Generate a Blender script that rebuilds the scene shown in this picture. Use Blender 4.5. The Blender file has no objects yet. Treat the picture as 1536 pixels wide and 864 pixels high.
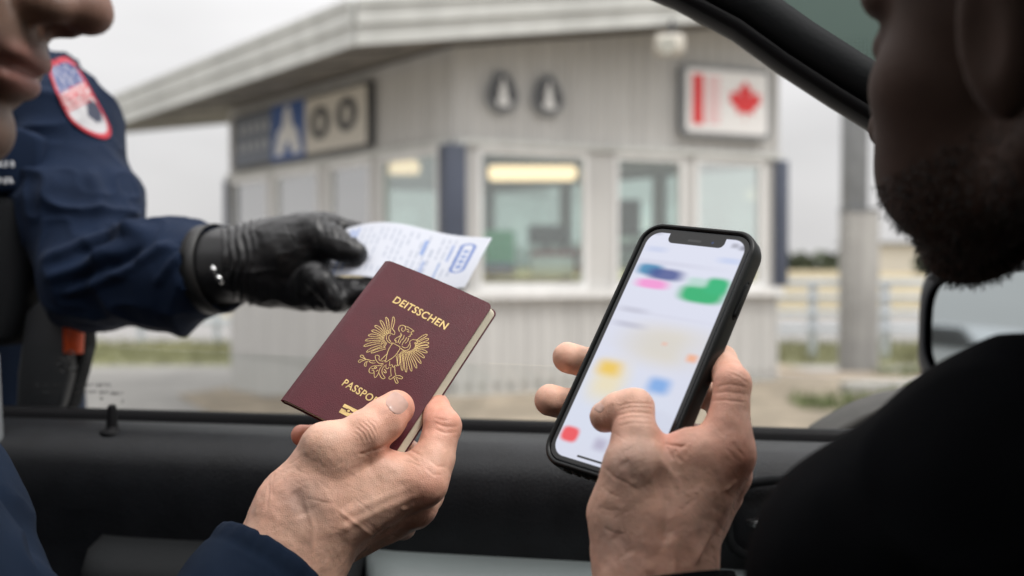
import bpy, bmesh, math, random
import numpy as np
from mathutils import Vector, Matrix

random.seed(7)
R = math.radians
S = bpy.context.scene
COL = S.collection

# ------------------------------------------------------------------ camera
EYE = Vector((0.0, 0.0, 1.36))
PITCH = R(-1.23)
FPX = 1493.33                      # focal length in photo pixels (35 mm on 36 mm)
cam_d = bpy.data.cameras.new("camera")
cam_d.lens = 35.0
cam_d.sensor_width = 36.0
cam_d.clip_start = 0.02
cam_d.clip_end = 3000.0
cam_d.dof.use_dof = True
cam_d.dof.focus_distance = 0.630
cam_d.dof.aperture_fstop = 4.0
cam_d.dof.aperture_blades = 7
cam = bpy.data.objects.new("camera", cam_d)
cam.location = EYE
cam.rotation_euler = (R(90) + PITCH, 0, 0)
COL.objects.link(cam)
S.camera = cam

# ------------------------------------------------------------------ world: overcast sky
SUN_EL, SUN_AZ = R(60), R(120)
world = bpy.data.worlds.new("World")
S.world = world
world.use_nodes = True
wn, wl = world.node_tree.nodes, world.node_tree.links
wn.clear()
w_out = wn.new("ShaderNodeOutputWorld")
w_bg = wn.new("ShaderNodeBackground")
w_bg.inputs["Strength"].default_value = 0.10
w_sky = wn.new("ShaderNodeTexSky")
w_sky.sky_type = 'NISHITA'
w_sky.sun_disc = False
w_sky.sun_elevation = SUN_EL
w_sky.sun_rotation = SUN_AZ
w_sky.air_density = 1.0
w_sky.dust_density = 4.0
w_tc = wn.new("ShaderNodeTexCoord")
w_sep = wn.new("ShaderNodeSeparateXYZ")
w_ramp = wn.new("ShaderNodeMapRange")       # overcast: the zenith is brighter than the horizon
w_ramp.inputs["From Min"].default_value = 0.12
w_ramp.inputs["From Max"].default_value = 0.85
w_ramp.inputs["To Min"].default_value = 1.0
w_ramp.inputs["To Max"].default_value = 3.2
w_noise = wn.new("ShaderNodeTexNoise")
w_noise.inputs["Scale"].default_value = 2.2
w_noise.inputs["Detail"].default_value = 5.0
w_map = wn.new("ShaderNodeMapping")
w_map.inputs["Scale"].default_value = (1, 1, 3.2)
w_nr = wn.new("ShaderNodeMapRange")
w_nr.inputs["From Min"].default_value = 0.3
w_nr.inputs["From Max"].default_value = 0.7
w_nr.inputs["To Min"].default_value = 0.84
w_nr.inputs["To Max"].default_value = 1.05
w_mul = wn.new("ShaderNodeMath"); w_mul.operation = 'MULTIPLY'
w_cloud = wn.new("ShaderNodeCombineColor")
w_m2 = wn.new("ShaderNodeMix"); w_m2.data_type = 'RGBA'; w_m2.blend_type = 'MULTIPLY'
w_m2.inputs["Factor"].default_value = 1.0
w_m2.inputs["A"].default_value = (7.85, 7.75, 7.75, 1)     # cloud luminance before the 0.10 strength
w_mix = wn.new("ShaderNodeMix"); w_mix.data_type = 'RGBA'
w_mix.inputs["Factor"].default_value = 0.93
wl.new(w_tc.outputs["Generated"], w_sep.inputs[0])
wl.new(w_sep.outputs["Z"], w_ramp.inputs["Value"])
wl.new(w_tc.outputs["Generated"], w_map.inputs["Vector"])
wl.new(w_map.outputs["Vector"], w_noise.inputs["Vector"])
wl.new(w_noise.outputs["Fac"], w_nr.inputs["Value"])
wl.new(w_ramp.outputs["Result"], w_mul.inputs[0])
wl.new(w_nr.outputs["Result"], w_mul.inputs[1])
for ch in ("Red", "Green", "Blue"):
    wl.new(w_mul.outputs[0], w_cloud.inputs[ch])
wl.new(w_cloud.outputs[0], w_m2.inputs["B"])
wl.new(w_sky.outputs[0], w_mix.inputs["A"])
wl.new(w_m2.outputs["Result"], w_mix.inputs["B"])
wl.new(w_mix.outputs["Result"], w_bg.inputs["Color"])
wl.new(w_bg.outputs[0], w_out.inputs["Surface"])

sun_d = bpy.data.lights.new("sun", 'SUN')
sun_d.energy = 2.4
sun_d.angle = R(18)
sun_d.color = (1.0, 0.97, 0.93)
sun = bpy.data.objects.new("sun", sun_d)
sun_dir = Vector((math.sin(SUN_AZ) * math.cos(SUN_EL), math.cos(SUN_AZ) * math.cos(SUN_EL), math.sin(SUN_EL)))
sun.rotation_euler = sun_dir.to_track_quat('Z', 'Y').to_euler()
COL.objects.link(sun)

S.render.engine = 'CYCLES'
S.view_settings.view_transform = 'Standard'
S.view_settings.look = 'None'
S.view_settings.exposure = 0.0
S.view_settings.gamma = 1.0
S.cycles.use_denoising = True
S.cycles.max_bounces = 8
S.cycles.transparent_max_bounces = 16
S.cycles.sample_clamp_indirect = 8.0

# ------------------------------------------------------------------ placing helpers
FW = Vector((0, math.cos(PITCH), math.sin(PITCH)))
UP = Vector((0, -math.sin(PITCH), math.cos(PITCH)))
RT = Vector((1, 0, 0))

def at(px, py, d):
    """the point seen at photo pixel (px, py), d metres in front of the eye"""
    return EYE + RT * ((px - 768) / FPX * d) + UP * (-(py - 432) / FPX * d) + FW * d

def pix(P):
    """photo pixels and depth of an array of points"""
    Q = np.asarray(P) - np.array(EYE)
    d = Q @ np.array(FW)
    return 768 + (Q @ np.array(RT)) / d * FPX, 432 - (Q @ np.array(UP)) / d * FPX, d

def tag(o, label=None, cat=None, group=None, kind=None):
    if label: o["label"] = label
    if cat: o["category"] = cat
    if group: o["group"] = group
    if kind: o["kind"] = kind
    return o

def empty(name, loc=(0, 0, 0), rz=0.0):
    o = bpy.data.objects.new(name, None)
    o.empty_display_size = 0.05
    o.location = loc
    o.rotation_euler = (0, 0, rz)
    COL.objects.link(o)
    bpy.context.view_layer.update()
    return o

def link(name, me, mat, parent=None, smooth=False, keep_world=True, mw=None):
    o = bpy.data.objects.new(name, me)
    COL.objects.link(o)
    if mat is not None and len(me.materials) == 0:
        me.materials.append(mat)
    if smooth:
        me.shade_smooth()
    if mw is not None:
        o.matrix_world = mw
    if parent is not None:
        o.parent = parent
        if keep_world:
            bpy.context.view_layer.update()
            o.matrix_parent_inverse = parent.matrix_world.inverted()
    return o

def copy_tree(o, parent=None):
    c = o.copy()
    COL.objects.link(c)
    if parent is not None:
        c.parent = parent
        c.matrix_parent_inverse = o.matrix_parent_inverse
    for ch in list(o.children):
        copy_tree(ch, c)
    return c

class MB:
    """collects simple shapes for ONE mesh"""
    def __init__(s):
        s.v, s.f = [], []
    def add(s, vs, fs):
        b = len(s.v)
        s.v += [tuple(v) for v in vs]
        s.f += [tuple(b + i for i in f) for f in fs]
    def box(s, c, size, M=None):
        x, y, z = size[0] / 2, size[1] / 2, size[2] / 2
        vs = [Vector((sx * x, sy * y, sz * z)) for sz in (-1, 1) for sy in (-1, 1) for sx in (-1, 1)]
        if M is not None:
            vs = [M @ v for v in vs]
        vs = [v + Vector(c) for v in vs]
        s.add(vs, [(0, 2, 3, 1), (4, 5, 7, 6), (0, 1, 5, 4), (2, 6, 7, 3), (0, 4, 6, 2), (1, 3, 7, 5)])
    def prism(s, poly, o, ex, ey, ez, h):
        """poly in the plane (ex, ey) at o, thickness h along ez"""
        n = len(poly)
        a = [Vector(o) + ex * p[0] + ey * p[1] for p in poly]
        b = [v + ez * h for v in a]
        s.add(a + b, [tuple(range(n))[::-1], tuple(range(n, 2 * n))] + [(i, (i + 1) % n, n + (i + 1) % n, n + i) for i in range(n)])
    def tube(s, pts, r, n=8, closed=False, cap=True):
        pts = [Vector(p) for p in pts]
        m = len(pts)
        rr = r if isinstance(r, (list, tuple)) else [r] * m
        rings = []
        prev = None
        for i, p in enumerate(pts):
            if closed:
                t = pts[(i + 1) % m] - pts[i - 1]
            else:
                t = pts[min(i + 1, m - 1)] - pts[max(i - 1, 0)]
            t.normalize()
            if prev is None:
                a = t.orthogonal().normalized()
            else:
                a = (prev - t * prev.dot(t))
                a = a.normalized() if a.length > 1e-6 else t.orthogonal().normalized()
            prev = a
            b = t.cross(a)
            rings.append([p + (a * math.cos(2 * math.pi * k / n) + b * math.sin(2 * math.pi * k / n)) * rr[i] for k in range(n)])
        vs = [v for rg in rings for v in rg]
        fs = []
        for i in range(m if closed else m - 1):
            j = (i + 1) % m
            for k in range(n):
                fs.append((i * n + k, i * n + (k + 1) % n, j * n + (k + 1) % n, j * n + k))
        if cap and not closed:
            fs.append(tuple(range(n))[::-1])
            fs.append(tuple((m - 1) * n + k for k in range(n)))
        s.add(vs, fs)
    def mesh(s, name="m"):
        me = bpy.data.meshes.new(name)
        me.from_pydata([tuple(v) for v in s.v], [], s.f)
        me.update()
        return me
    def build(s, name, mat, parent=None, smooth=False, bevel=0.0, seg=2, mw=None):
        me = s.mesh(name)
        bm = bmesh.new(); bm.from_mesh(me)
        bmesh.ops.recalc_face_normals(bm, faces=bm.faces)
        if bevel:
            bmesh.ops.bevel(bm, geom=list(bm.edges), offset=bevel, segments=seg, affect='EDGES', profile=0.5)
        bm.to_mesh(me); bm.free()
        o = link(name, me, mat, parent, mw=mw)
        if smooth or bevel:
            me.shade_smooth()
            if bevel:
                try: me.set_sharp_from_angle(angle=R(50))
                except Exception: pass
        return o

def grid_mesh(P, name="grid", colors=None, flip=False):
    """P: (n, m, 3) array of points -> mesh, with optional (n, m, 3) colours"""
    n, m = P.shape[:2]
    idx = np.arange(n * m).reshape(n, m)
    q = np.stack([idx[:-1, :-1], idx[1:, :-1], idx[1:, 1:], idx[:-1, 1:]], -1).reshape(-1, 4)
    if flip: q = q[:, ::-1]
    me = quick_mesh(P.reshape(-1, 3), q, name)
    if colors is not None:
        set_colors(me, colors.reshape(-1, 3))
    return me

def quick_mesh(V, Q, name="mesh"):
    me = bpy.data.meshes.new(name)
    V = np.ascontiguousarray(V, dtype=np.float32)
    Q = np.ascontiguousarray(Q, dtype=np.int32)
    me.vertices.add(len(V)); me.vertices.foreach_set("co", V.ravel())
    me.loops.add(Q.size); me.loops.foreach_set("vertex_index", Q.ravel())
    me.polygons.add(len(Q))
    me.polygons.foreach_set("loop_start", np.arange(0, Q.size, Q.shape[1], dtype=np.int32))
    me.update(calc_edges=True)
    me.validate()
    return me

def set_colors(me, C, name="tint"):
    a = me.color_attributes.new(name, 'FLOAT_COLOR', 'POINT')
    C = np.asarray(C, dtype=np.float32)
    full = np.ones((len(C), 4), dtype=np.float32); full[:, :3] = C
    a.data.foreach_set("color", full.ravel())

# ------------------------------------------------------------------ materials
def mat(name, color=(0.5, 0.5, 0.5), rough=0.6, metal=0.0, spec=0.5, noise=None, bump=None, attr=None,
        sss=0.0, sheen=0.0, coat=0.0, emis=None, var=0.12, sssr=(1.0, 0.35, 0.2), ssss=0.004):
    """procedural principled material; noise=(scale, ) varies the colour, bump=(scale, strength, distance[, kind])"""
    m = bpy.data.materials.new(name)
    m.use_nodes = True
    nt = m.node_tree; N, L = nt.nodes, nt.links
    b = N["Principled BSDF"]
    b.inputs["Roughness"].default_value = rough
    b.inputs["Metallic"].default_value = metal
    b.inputs["Specular IOR Level"].default_value = spec
    if sss:
        b.inputs["Subsurface Weight"].default_value = sss
        b.inputs["Subsurface Radius"].default_value = sssr
        b.inputs["Subsurface Scale"].default_value = ssss
    if sheen:
        b.inputs["Sheen Weight"].default_value = sheen
        b.inputs["Sheen Roughness"].default_value = 0.4
    if coat:
        b.inputs["Coat Weight"].default_value = coat
        b.inputs["Coat Roughness"].default_value = 0.1
    tc = N.new("ShaderNodeTexCoord")
    src = None
    if attr:
        at_ = N.new("ShaderNodeAttribute"); at_.attribute_name = attr
        src = at_.outputs["Color"]
    else:
        rgb = N.new("ShaderNodeRGB"); rgb.outputs[0].default_value = (*color, 1)
        src = rgb.outputs[0]
    if noise:
        nz = N.new("ShaderNodeTexNoise"); nz.inputs["Scale"].default_value = noise
        nz.inputs["Detail"].default_value = 6
        L.new(tc.outputs["Object"], nz.inputs["Vector"])
        mr = N.new("ShaderNodeMapRange")
        mr.inputs["From Min"].default_value = 0.3; mr.inputs["From Max"].default_value = 0.7
        mr.inputs["To Min"].default_value = 1 - var; mr.inputs["To Max"].default_value = 1 + var
        L.new(nz.outputs["Fac"], mr.inputs["Value"])
        mx = N.new("ShaderNodeVectorMath"); mx.operation = 'SCALE'
        L.new(src, mx.inputs[0]); L.new(mr.outputs[0], mx.inputs["Scale"])
        src = mx.outputs[0]
    L.new(src, b.inputs["Base Color"])
    if emis:
        L.new(src, b.inputs["Emission Color"]); b.inputs["Emission Strength"].default_value = emis
    if bump:
        kind = bump[3] if len(bump) > 3 else "noise"
        if kind == "voronoi":
            t = N.new("ShaderNodeTexVoronoi"); t.feature = 'DISTANCE_TO_EDGE'; o_ = t.outputs["Distance"]
        elif kind == "weave":
            t = N.new("ShaderNodeTexWave"); t.wave_type = 'BANDS'; t.bands_direction = 'DIAGONAL'
            t.inputs["Distortion"].default_value = 1.5; t.inputs["Detail"].default_value = 2
            o_ = t.outputs["Fac"]
        else:
            t = N.new("ShaderNodeTexNoise"); t.inputs["Detail"].default_value = 5; o_ = t.outputs["Fac"]
        t.inputs["Scale"].default_value = bump[0]
        L.new(tc.outputs["Object"], t.inputs["Vector"])
        bp = N.new("ShaderNodeBump"); bp.inputs["Strength"].default_value = bump[1]
        bp.inputs["Distance"].default_value = bump[2]
        L.new(o_, bp.inputs["Height"]); L.new(bp.outputs[0], b.inputs["Normal"])
    return m

def glass_mat(name, tint=(0.85, 0.93, 0.9), refl=0.12, rough=0.0):
    m = bpy.data.materials.new(name); m.use_nodes = True
    N, L = m.node_tree.nodes, m.node_tree.links
    N.clear()
    o = N.new("ShaderNodeOutputMaterial"); mx = N.new("ShaderNodeMixShader")
    t = N.new("ShaderNodeBsdfTransparent"); t.inputs[0].default_value = (*tint, 1)
    g = N.new("ShaderNodeBsdfGlossy"); g.inputs["Roughness"].default_value = rough; g.inputs["Color"].default_value = (1, 1, 1, 1)
    lw = N.new("ShaderNodeLayerWeight"); lw.inputs["Blend"].default_value = 0.25
    ad = N.new("ShaderNodeMath"); ad.operation = 'MULTIPLY_ADD'
    ad.inputs[1].default_value = 0.6; ad.inputs[2].default_value = refl
    ad.use_clamp = True
    L.new(lw.outputs["Fresnel"], ad.inputs[0])
    L.new(ad.outputs[0], mx.inputs[0]); L.new(t.outputs[0], mx.inputs[1]); L.new(g.outputs[0], mx.inputs[2])
    L.new(mx.outputs[0], o.inputs[0])
    return m

# ------------------------------------------------------------------ numpy noise
def _hash(ix, iy, iz):
    h = (ix.astype(np.int64) * 374761393 + iy.astype(np.int64) * 668265263 + iz.astype(np.int64) * 2147483647) & 0xFFFFFFFF
    h = ((h ^ (h >> 13)) * 1274126177) & 0xFFFFFFFF
    h = h ^ (h >> 16)
    return (h & 0xFFFF).astype(np.float32) / 65535.0

def vnoise(P, scale=1.0, seed=0):
    """smooth value noise in -1..1 at points P (n, 3)"""
    Q = np.asarray(P) * scale + seed * 17.31
    i = np.floor(Q).astype(np.int64); f = (Q - i).astype(np.float32)
    u = f * f * f * (f * (f * 6 - 15) + 10)
    r = 0
    for dx in (0, 1):
        for dy in (0, 1):
            for dz in (0, 1):
                w = (u[:, 0] if dx else 1 - u[:, 0]) * (u[:, 1] if dy else 1 - u[:, 1]) * (u[:, 2] if dz else 1 - u[:, 2])
                r = r + w * _hash(i[:, 0] + dx, i[:, 1] + dy, i[:, 2] + dz)
    return r * 2 - 1

def fbm(P, scale, octaves=3, seed=0):
    r = 0; a = 1.0; s = 0
    for k in range(octaves):
        r = r + a * vnoise(P, scale * 2 ** k, seed + k); s += a; a *= 0.5
    return r / s

# ------------------------------------------------------------------ implicit surfaces (organic bodies)
class Field:
    """signed distance field on a voxel grid; capsules and ellipsoids join smoothly"""
    def __init__(s, lo, hi, h):
        s.lo = np.array(lo, dtype=np.float64); s.h = h
        s.n = np.ceil((np.array(hi) - s.lo) / h).astype(int) + 1
        s.F = np.full(tuple(s.n), 1.0, dtype=np.float32)
    def sub(s, lo, hi):
        a = np.clip(np.floor((np.array(lo) - s.lo) / s.h).astype(int), 0, s.n)
        b = np.clip(np.ceil((np.array(hi) - s.lo) / s.h).astype(int) + 1, 0, s.n)
        if np.any(b <= a): return None, None
        ax = [(s.lo[i] + s.h * np.arange(a[i], b[i])).astype(np.float32) for i in range(3)]
        sl = tuple(slice(a[i], b[i]) for i in range(3))
        return sl, np.meshgrid(*ax, indexing='ij', sparse=True)
    def capsule_d(s, X, A, B, ra, rb, flat=None):
        A = np.array(A, dtype=np.float32); B = np.array(B, dtype=np.float32)
        d = B - A; L2 = max(float(d @ d), 1e-12)
        px, py, pz = X[0] - A[0], X[1] - A[1], X[2] - A[2]
        t = np.clip((px * d[0] + py * d[1] + pz * d[2]) / L2, 0, 1)
        qx, qy, qz = px - t * d[0], py - t * d[1], pz - t * d[2]
        if flat is not None:
            ax, k = flat                      # squash: distances along ax count k times
            ax = np.array(ax, dtype=np.float32)
            c = qx * ax[0] + qy * ax[1] + qz * ax[2]
            e = c * (k - 1)
            qx, qy, qz = qx + e * ax[0], qy + e * ax[1], qz + e * ax[2]
        return np.sqrt(qx * qx + qy * qy + qz * qz) - (ra + t * (rb - ra))
    def ellipsoid_d(s, X, C, rad, M=None):
        C = np.array(C); px, py, pz = X[0] - C[0], X[1] - C[1], X[2] - C[2]
        if M is not None:
            Mi = np.array(M)                  # rows: local axes
            a = px * Mi[0][0] + py * Mi[0][1] + pz * Mi[0][2]
            b = px * Mi[1][0] + py * Mi[1][1] + pz * Mi[1][2]
            c = px * Mi[2][0] + py * Mi[2][1] + pz * Mi[2][2]
        else:
            a, b, c = px, py, pz
        k0 = np.sqrt((a / rad[0]) ** 2 + (b / rad[1]) ** 2 + (c / rad[2]) ** 2)
        k1 = np.sqrt((a / rad[0] ** 2) ** 2 + (b / rad[1] ** 2) ** 2 + (c / rad[2] ** 2) ** 2)
        return (k0 * (k0 - 1.0) / np.maximum(k1, 1e-6)).astype(np.float32)
    @staticmethod
    def smin(a, b, k):
        if k <= 0: return np.minimum(a, b)
        h = np.maximum(k - np.abs(a - b), 0) / k
        return np.minimum(a, b) - h * h * k * 0.25
    def cap(s, A, B, ra, rb, k=0.006, flat=None, sub=False):
        A = np.array(A); B = np.array(B); m = max(ra, rb) + 2 * k + 2 * s.h
        sl, X = s.sub(np.minimum(A, B) - m, np.maximum(A, B) + m)
        if sl is None: return
        d = s.capsule_d(X, A, B, ra, rb, flat)
        s.F[sl] = -s.smin(-s.F[sl], d, k) if sub else s.smin(s.F[sl], d, k)
    def ell(s, C, rad, k=0.006, M=None, sub=False):
        C = np.array(C); m = max(rad) + 2 * k + 2 * s.h
        sl, X = s.sub(C - m, C + m)
        if sl is None: return
        d = s.ellipsoid_d(X, C, rad, M)
        s.F[sl] = -s.smin(-s.F[sl], d, k) if sub else s.smin(s.F[sl], d, k)
    def fork(s):
        g = Field.__new__(Field); g.lo, g.h, g.n = s.lo, s.h, s.n; g.F = s.F.copy(); return g
    def mesh(s):
        """surface nets"""
        F = s.F
        F[0], F[-1], F[:, 0], F[:, -1], F[:, :, 0], F[:, :, -1] = (np.maximum(x, s.h * 0.5) for x in (F[0], F[-1], F[:, 0], F[:, -1], F[:, :, 0], F[:, :, -1]))
        I = F < 0
        c = [I[dx:I.shape[0] - 1 + dx, dy:I.shape[1] - 1 + dy, dz:I.shape[2] - 1 + dz] for dx in (0, 1) for dy in (0, 1) for dz in (0, 1)]
        anyc = c[0].copy(); allc = c[0].copy()
        for q in c[1:]:
            anyc |= q; allc &= q
        act = anyc & ~allc
        ai = np.argwhere(act)
        ids = np.full(act.shape, -1, dtype=np.int64); ids[act] = np.arange(len(ai))
        acc = np.zeros((len(ai), 3)); cnt = np.zeros(len(ai))
        cor = [(dx, dy, dz) for dx in (0, 1) for dy in (0, 1) for dz in (0, 1)]
        vals = [F[ai[:, 0] + a, ai[:, 1] + b, ai[:, 2] + e].astype(np.float64) for a, b, e in cor]
        for i in range(8):
            for j in range(i + 1, 8):
                if sum(abs(cor[i][k] - cor[j][k]) for k in range(3)) != 1: continue
                x = (vals[i] < 0) != (vals[j] < 0)
                t = vals[i] / np.where(np.abs(vals[i] - vals[j]) < 1e-12, 1, vals[i] - vals[j])
                p = np.array(cor[i])[None] + t[:, None] * (np.array(cor[j]) - np.array(cor[i]))[None]
                acc[x] += p[x]; cnt[x] += 1
        V = s.lo + (ai + acc / cnt[:, None]) * s.h
        quads = []
        for ax in range(3):
            o1, o2 = [(1, 2), (2, 0), (0, 1)][ax]
            a = [slice(None)] * 3; b = [slice(None)] * 3
            a[ax] = slice(0, -1); b[ax] = slice(1, None)
            s0, s1 = I[tuple(a)], I[tuple(b)]
            e = np.argwhere(s0 != s1)
            e = e[(e[:, o1] > 0) & (e[:, o2] > 0) & (e[:, o1] < I.shape[o1] - 1) & (e[:, o2] < I.shape[o2] - 1)]
            inside = s0[e[:, 0], e[:, 1], e[:, 2]]
            u = np.zeros(3, int); u[o1] = 1; w = np.zeros(3, int); w[o2] = 1
            g = lambda q: ids[q[:, 0], q[:, 1], q[:, 2]]
            q = np.stack([g(e - u - w), g(e - w), g(e), g(e - u)], -1)
            q[~inside] = q[~inside][:, ::-1]
            quads.append(q)
        Q = np.concatenate(quads)
        Q = Q[(Q >= 0).all(1)]
        return V, Q

def vnormals(V, Q):
    n = np.cross(V[Q[:, 2]] - V[Q[:, 0]], V[Q[:, 3]] - V[Q[:, 1]])
    N = np.zeros_like(V)
    for k in range(4): np.add.at(N, Q[:, k], n)
    return N / np.maximum(np.linalg.norm(N, axis=1, keepdims=True), 1e-12)

def relax(V, Q, it=2, lam=0.5):
    E = np.concatenate([Q[:, [0, 1]], Q[:, [1, 2]], Q[:, [2, 3]], Q[:, [3, 0]]])
    n = len(V); deg = np.bincount(E.ravel(), minlength=n).astype(float)
    for _ in range(it):
        for l in (lam, -lam * 0.9):
            A = np.zeros_like(V)
            for k in range(3):
                A[:, k] = np.bincount(E[:, 0], V[E[:, 1], k], n) + np.bincount(E[:, 1], V[E[:, 0], k], n)
            V = V + l * (A / np.maximum(deg, 1)[:, None] - V)
    return V

def sstep(a, b, x):
    t = np.clip((x - a) / (b - a), 0, 1)
    return t * t * (3 - 2 * t)
# ================================================================== THE SETTING
M = {}
M['asphalt'] = mat('asphalt', (0.30, 0.285, 0.27), 0.9, noise=3.0, var=0.12, bump=(60, 0.3, 0.01))
M['gravel'] = mat('sandy_gravel', (0.30, 0.25, 0.19), 0.95, noise=5.0, var=0.25, bump=(40, 0.5, 0.02))
M['road'] = mat('road_surface', (0.22, 0.215, 0.21), 0.9, noise=4.0, var=0.1)
M['grass'] = mat('dry_grass', (0.21, 0.21, 0.115), 0.9, noise=1.5, var=0.4)
M['field'] = mat('dry_field', (0.30, 0.25, 0.15), 0.95, noise=0.05, var=0.3)
M['leaf'] = mat('far_foliage', (0.075, 0.09, 0.055), 0.9, noise=0.8, var=0.4)
M['trunk'] = mat('bark', (0.08, 0.06, 0.045), 0.9, noise=4)
M['concrete'] = mat('concrete', (0.36, 0.35, 0.33), 0.85, noise=3, var=0.12, bump=(30, 0.2, 0.01))
M['siding'] = mat('painted_siding', (0.50, 0.495, 0.48), 0.6, noise=1.2, var=0.05)
M['fascia'] = mat('fascia_metal', (0.52, 0.53, 0.51), 0.55, noise=1.0, var=0.08)
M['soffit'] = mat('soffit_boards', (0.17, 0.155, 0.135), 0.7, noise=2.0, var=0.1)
M['white'] = mat('white_frame', (0.72, 0.72, 0.71), 0.5, noise=3, var=0.04)
M['navy_post'] = mat('navy_post', (0.055, 0.067, 0.10), 0.5, noise=4, var=0.1)
def streaks(m, lo=.86, scale=(9, 9, .6)):
    N, L = m.node_tree.nodes, m.node_tree.links; b = N["Principled BSDF"]
    src = b.inputs["Base Color"].links[0].from_socket
    tc = N.new("ShaderNodeTexCoord"); mp = N.new("ShaderNodeMapping"); mp.inputs["Scale"].default_value = scale
    nz = N.new("ShaderNodeTexNoise"); nz.inputs["Scale"].default_value = 1.0; nz.inputs["Detail"].default_value = 6
    mr = N.new("ShaderNodeMapRange"); mr.inputs["From Min"].default_value = .38; mr.inputs["From Max"].default_value = .6
    mr.inputs["To Min"].default_value = lo; mr.inputs["To Max"].default_value = 1.0
    vm = N.new("ShaderNodeVectorMath"); vm.operation = 'SCALE'
    L.new(tc.outputs["Object"], mp.inputs["Vector"]); L.new(mp.outputs[0], nz.inputs["Vector"]); L.new(nz.outputs["Fac"], mr.inputs["Value"])
    L.new(src, vm.inputs[0]); L.new(mr.outputs[0], vm.inputs["Scale"]); L.new(vm.outputs[0], b.inputs["Base Color"])
streaks(M['siding'], .90); streaks(M['fascia'], .88, (5, 5, 2)); streaks(M['white'], .9); streaks(M['concrete'], .8)
streaks(M['asphalt'], .8, (.8, .8, .8)); streaks(M['gravel'], .75, (1.3, 1.3, 1.3))
M['grey'] = mat('grey_metal', (0.22, 0.23, 0.24), 0.5, metal=0.3, noise=5)
M['dark'] = mat('dark_metal', (0.045, 0.047, 0.052), 0.5, noise=5)
M['rail'] = mat('galvanised_rail', (0.50, 0.54, 0.58), 0.5, metal=0.1, noise=3)
M['pane'] = glass_mat('booth_glass', (0.93, 0.99, 0.97), 0.13)
M['blue'] = mat('blue_sign', (0.035, 0.09, 0.27), 0.5)
M['red'] = mat('red_sign', (0.62, 0.03, 0.035), 0.5)
M['pink'] = mat('pink_print', (0.70, 0.28, 0.30), 0.6)
M['beige'] = mat('beige_sign', (0.55, 0.52, 0.46), 0.6)
M['green'] = mat('green_board', (0.10, 0.42, 0.22), 0.6)
M['inner'] = mat('booth_inside', (0.36, 0.36, 0.32), 0.8, noise=2)

def lamp_mat(name, color, strength):
    m = bpy.data.materials.new(name); m.use_nodes = True
    b = m.node_tree.nodes["Principled BSDF"]
    b.inputs["Base Color"].default_value = (*color, 1)
    b.inputs["Emission Color"].default_value = (*color, 1)
    b.inputs["Emission Strength"].default_value = strength
    return m

# ground: one sheet out to the horizon
def plate(name, x0, x1, y0, y1, z, m, kind='structure', nx=2, ny=2):
    X, Y = np.meshgrid(np.linspace(x0, x1, nx), np.linspace(y0, y1, ny), indexing='ij')
    P = np.stack([X, Y, np.full_like(X, z)], -1)
    o = link(name, grid_mesh(P, name), m)
    return tag(o, kind=kind)
plate('ground', -900, 900, -900, 1500, 0.0, M['field'])
plate('pavement', -14, 9, -12, 13.6, 0.004, M['asphalt'])
plate('grass_verge', -40, 40, 13.6, 17.4, 0.008, M['grass'])
plate('road', -120, 120, 17.4, 27, 0.012, M['road'])
plate('side_road', 2.4, 40, 9.6, 12.9, 0.016, M['road'])

# booth frame of reference (plan positions measured from the photo)
C0 = Vector((-0.44, 7.5)); LE = Vector((-3.0, 10.6)); RE = Vector((2.3, 8.6)); BE = LE + RE - C0
FV = (RE - C0).normalized(); LV = (LE - C0).normalized()
def zroof(x, y): return 2.89 + 0.12 * (x + 1.05) + 0.096 * (y - 6.8)

# island the booth stands on: a ramped kerbed apron, higher at its right
def zisl(x, y):
    return 0.02 + 0.36 * float(sstep(-2.6, -0.6, np.array(x + 0.15 * (y - 8))))
poly_is = [(-1.9, 5.2), (6.6, 6.6), (6.3, 9.35), (2.8, 9.3), (2.4, 12.6), (-2.7, 11.9), (-3.5, 10.4), (-1.5, 7.0)]
bm = bmesh.new()
NX, NY = 60, 50
from mathutils.geometry import intersect_point_tri_2d
def in_poly(x, y, poly):
    c = False; n = len(poly)
    for i in range(n):
        x1, y1 = poly[i]; x2, y2 = poly[(i + 1) % n]
        if (y1 > y) != (y2 > y) and x < (x2 - x1) * (y - y1) / (y2 - y1) + x1: c = not c
    return c
def resample(poly, step):
    out = []
    n = len(poly)
    for i in range(n):
        a = Vector(poly[i]); b = Vector(poly[(i + 1) % n]); k = max(1, int((b - a).length / step))
        out += [tuple(a.lerp(b, t / k)) for t in range(k)]
    return out
rim = resample(poly_is, 0.25)
top = [bm.verts.new((x, y, zisl(x, y))) for x, y in rim]
bot = [bm.verts.new((x, y, -0.05)) for x, y in rim]
ctr = bm.verts.new((0.6, 8.6, 0.38))
rings = [top]
for k in (0.75, 0.5, 0.25):
    rings.append([bm.verts.new((0.6 + (x - 0.6) * k, 8.6 + (y - 8.6) * k, zisl(0.6 + (x - 0.6) * k, 8.6 + (y - 8.6) * k))) for x, y in rim])
n_ = len(rim)
for i in range(n_):
    j = (i + 1) % n_
    bm.faces.new((bot[i], bot[j], top[j], top[i]))
    for a, b in zip(rings[:-1], rings[1:]):
        bm.faces.new((a[i], a[j], b[j], b[i]))
    bm.faces.new((rings[-1][i], rings[-1][j], ctr))
bmesh.ops.recalc_face_normals(bm, faces=bm.faces)
me = bpy.data.meshes.new('paved_island'); bm.to_mesh(me); bm.free()
tag(link('traffic_island_ground', me, M['gravel']), kind='structure')

# ------------------------------------------------------------------ booth
booth = tag(empty('border_booth', (0.3, 8.6, 0)), 'grey ribbed inspection booth with wide sloping roof, big windows and navy corner posts', 'booth')

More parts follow.
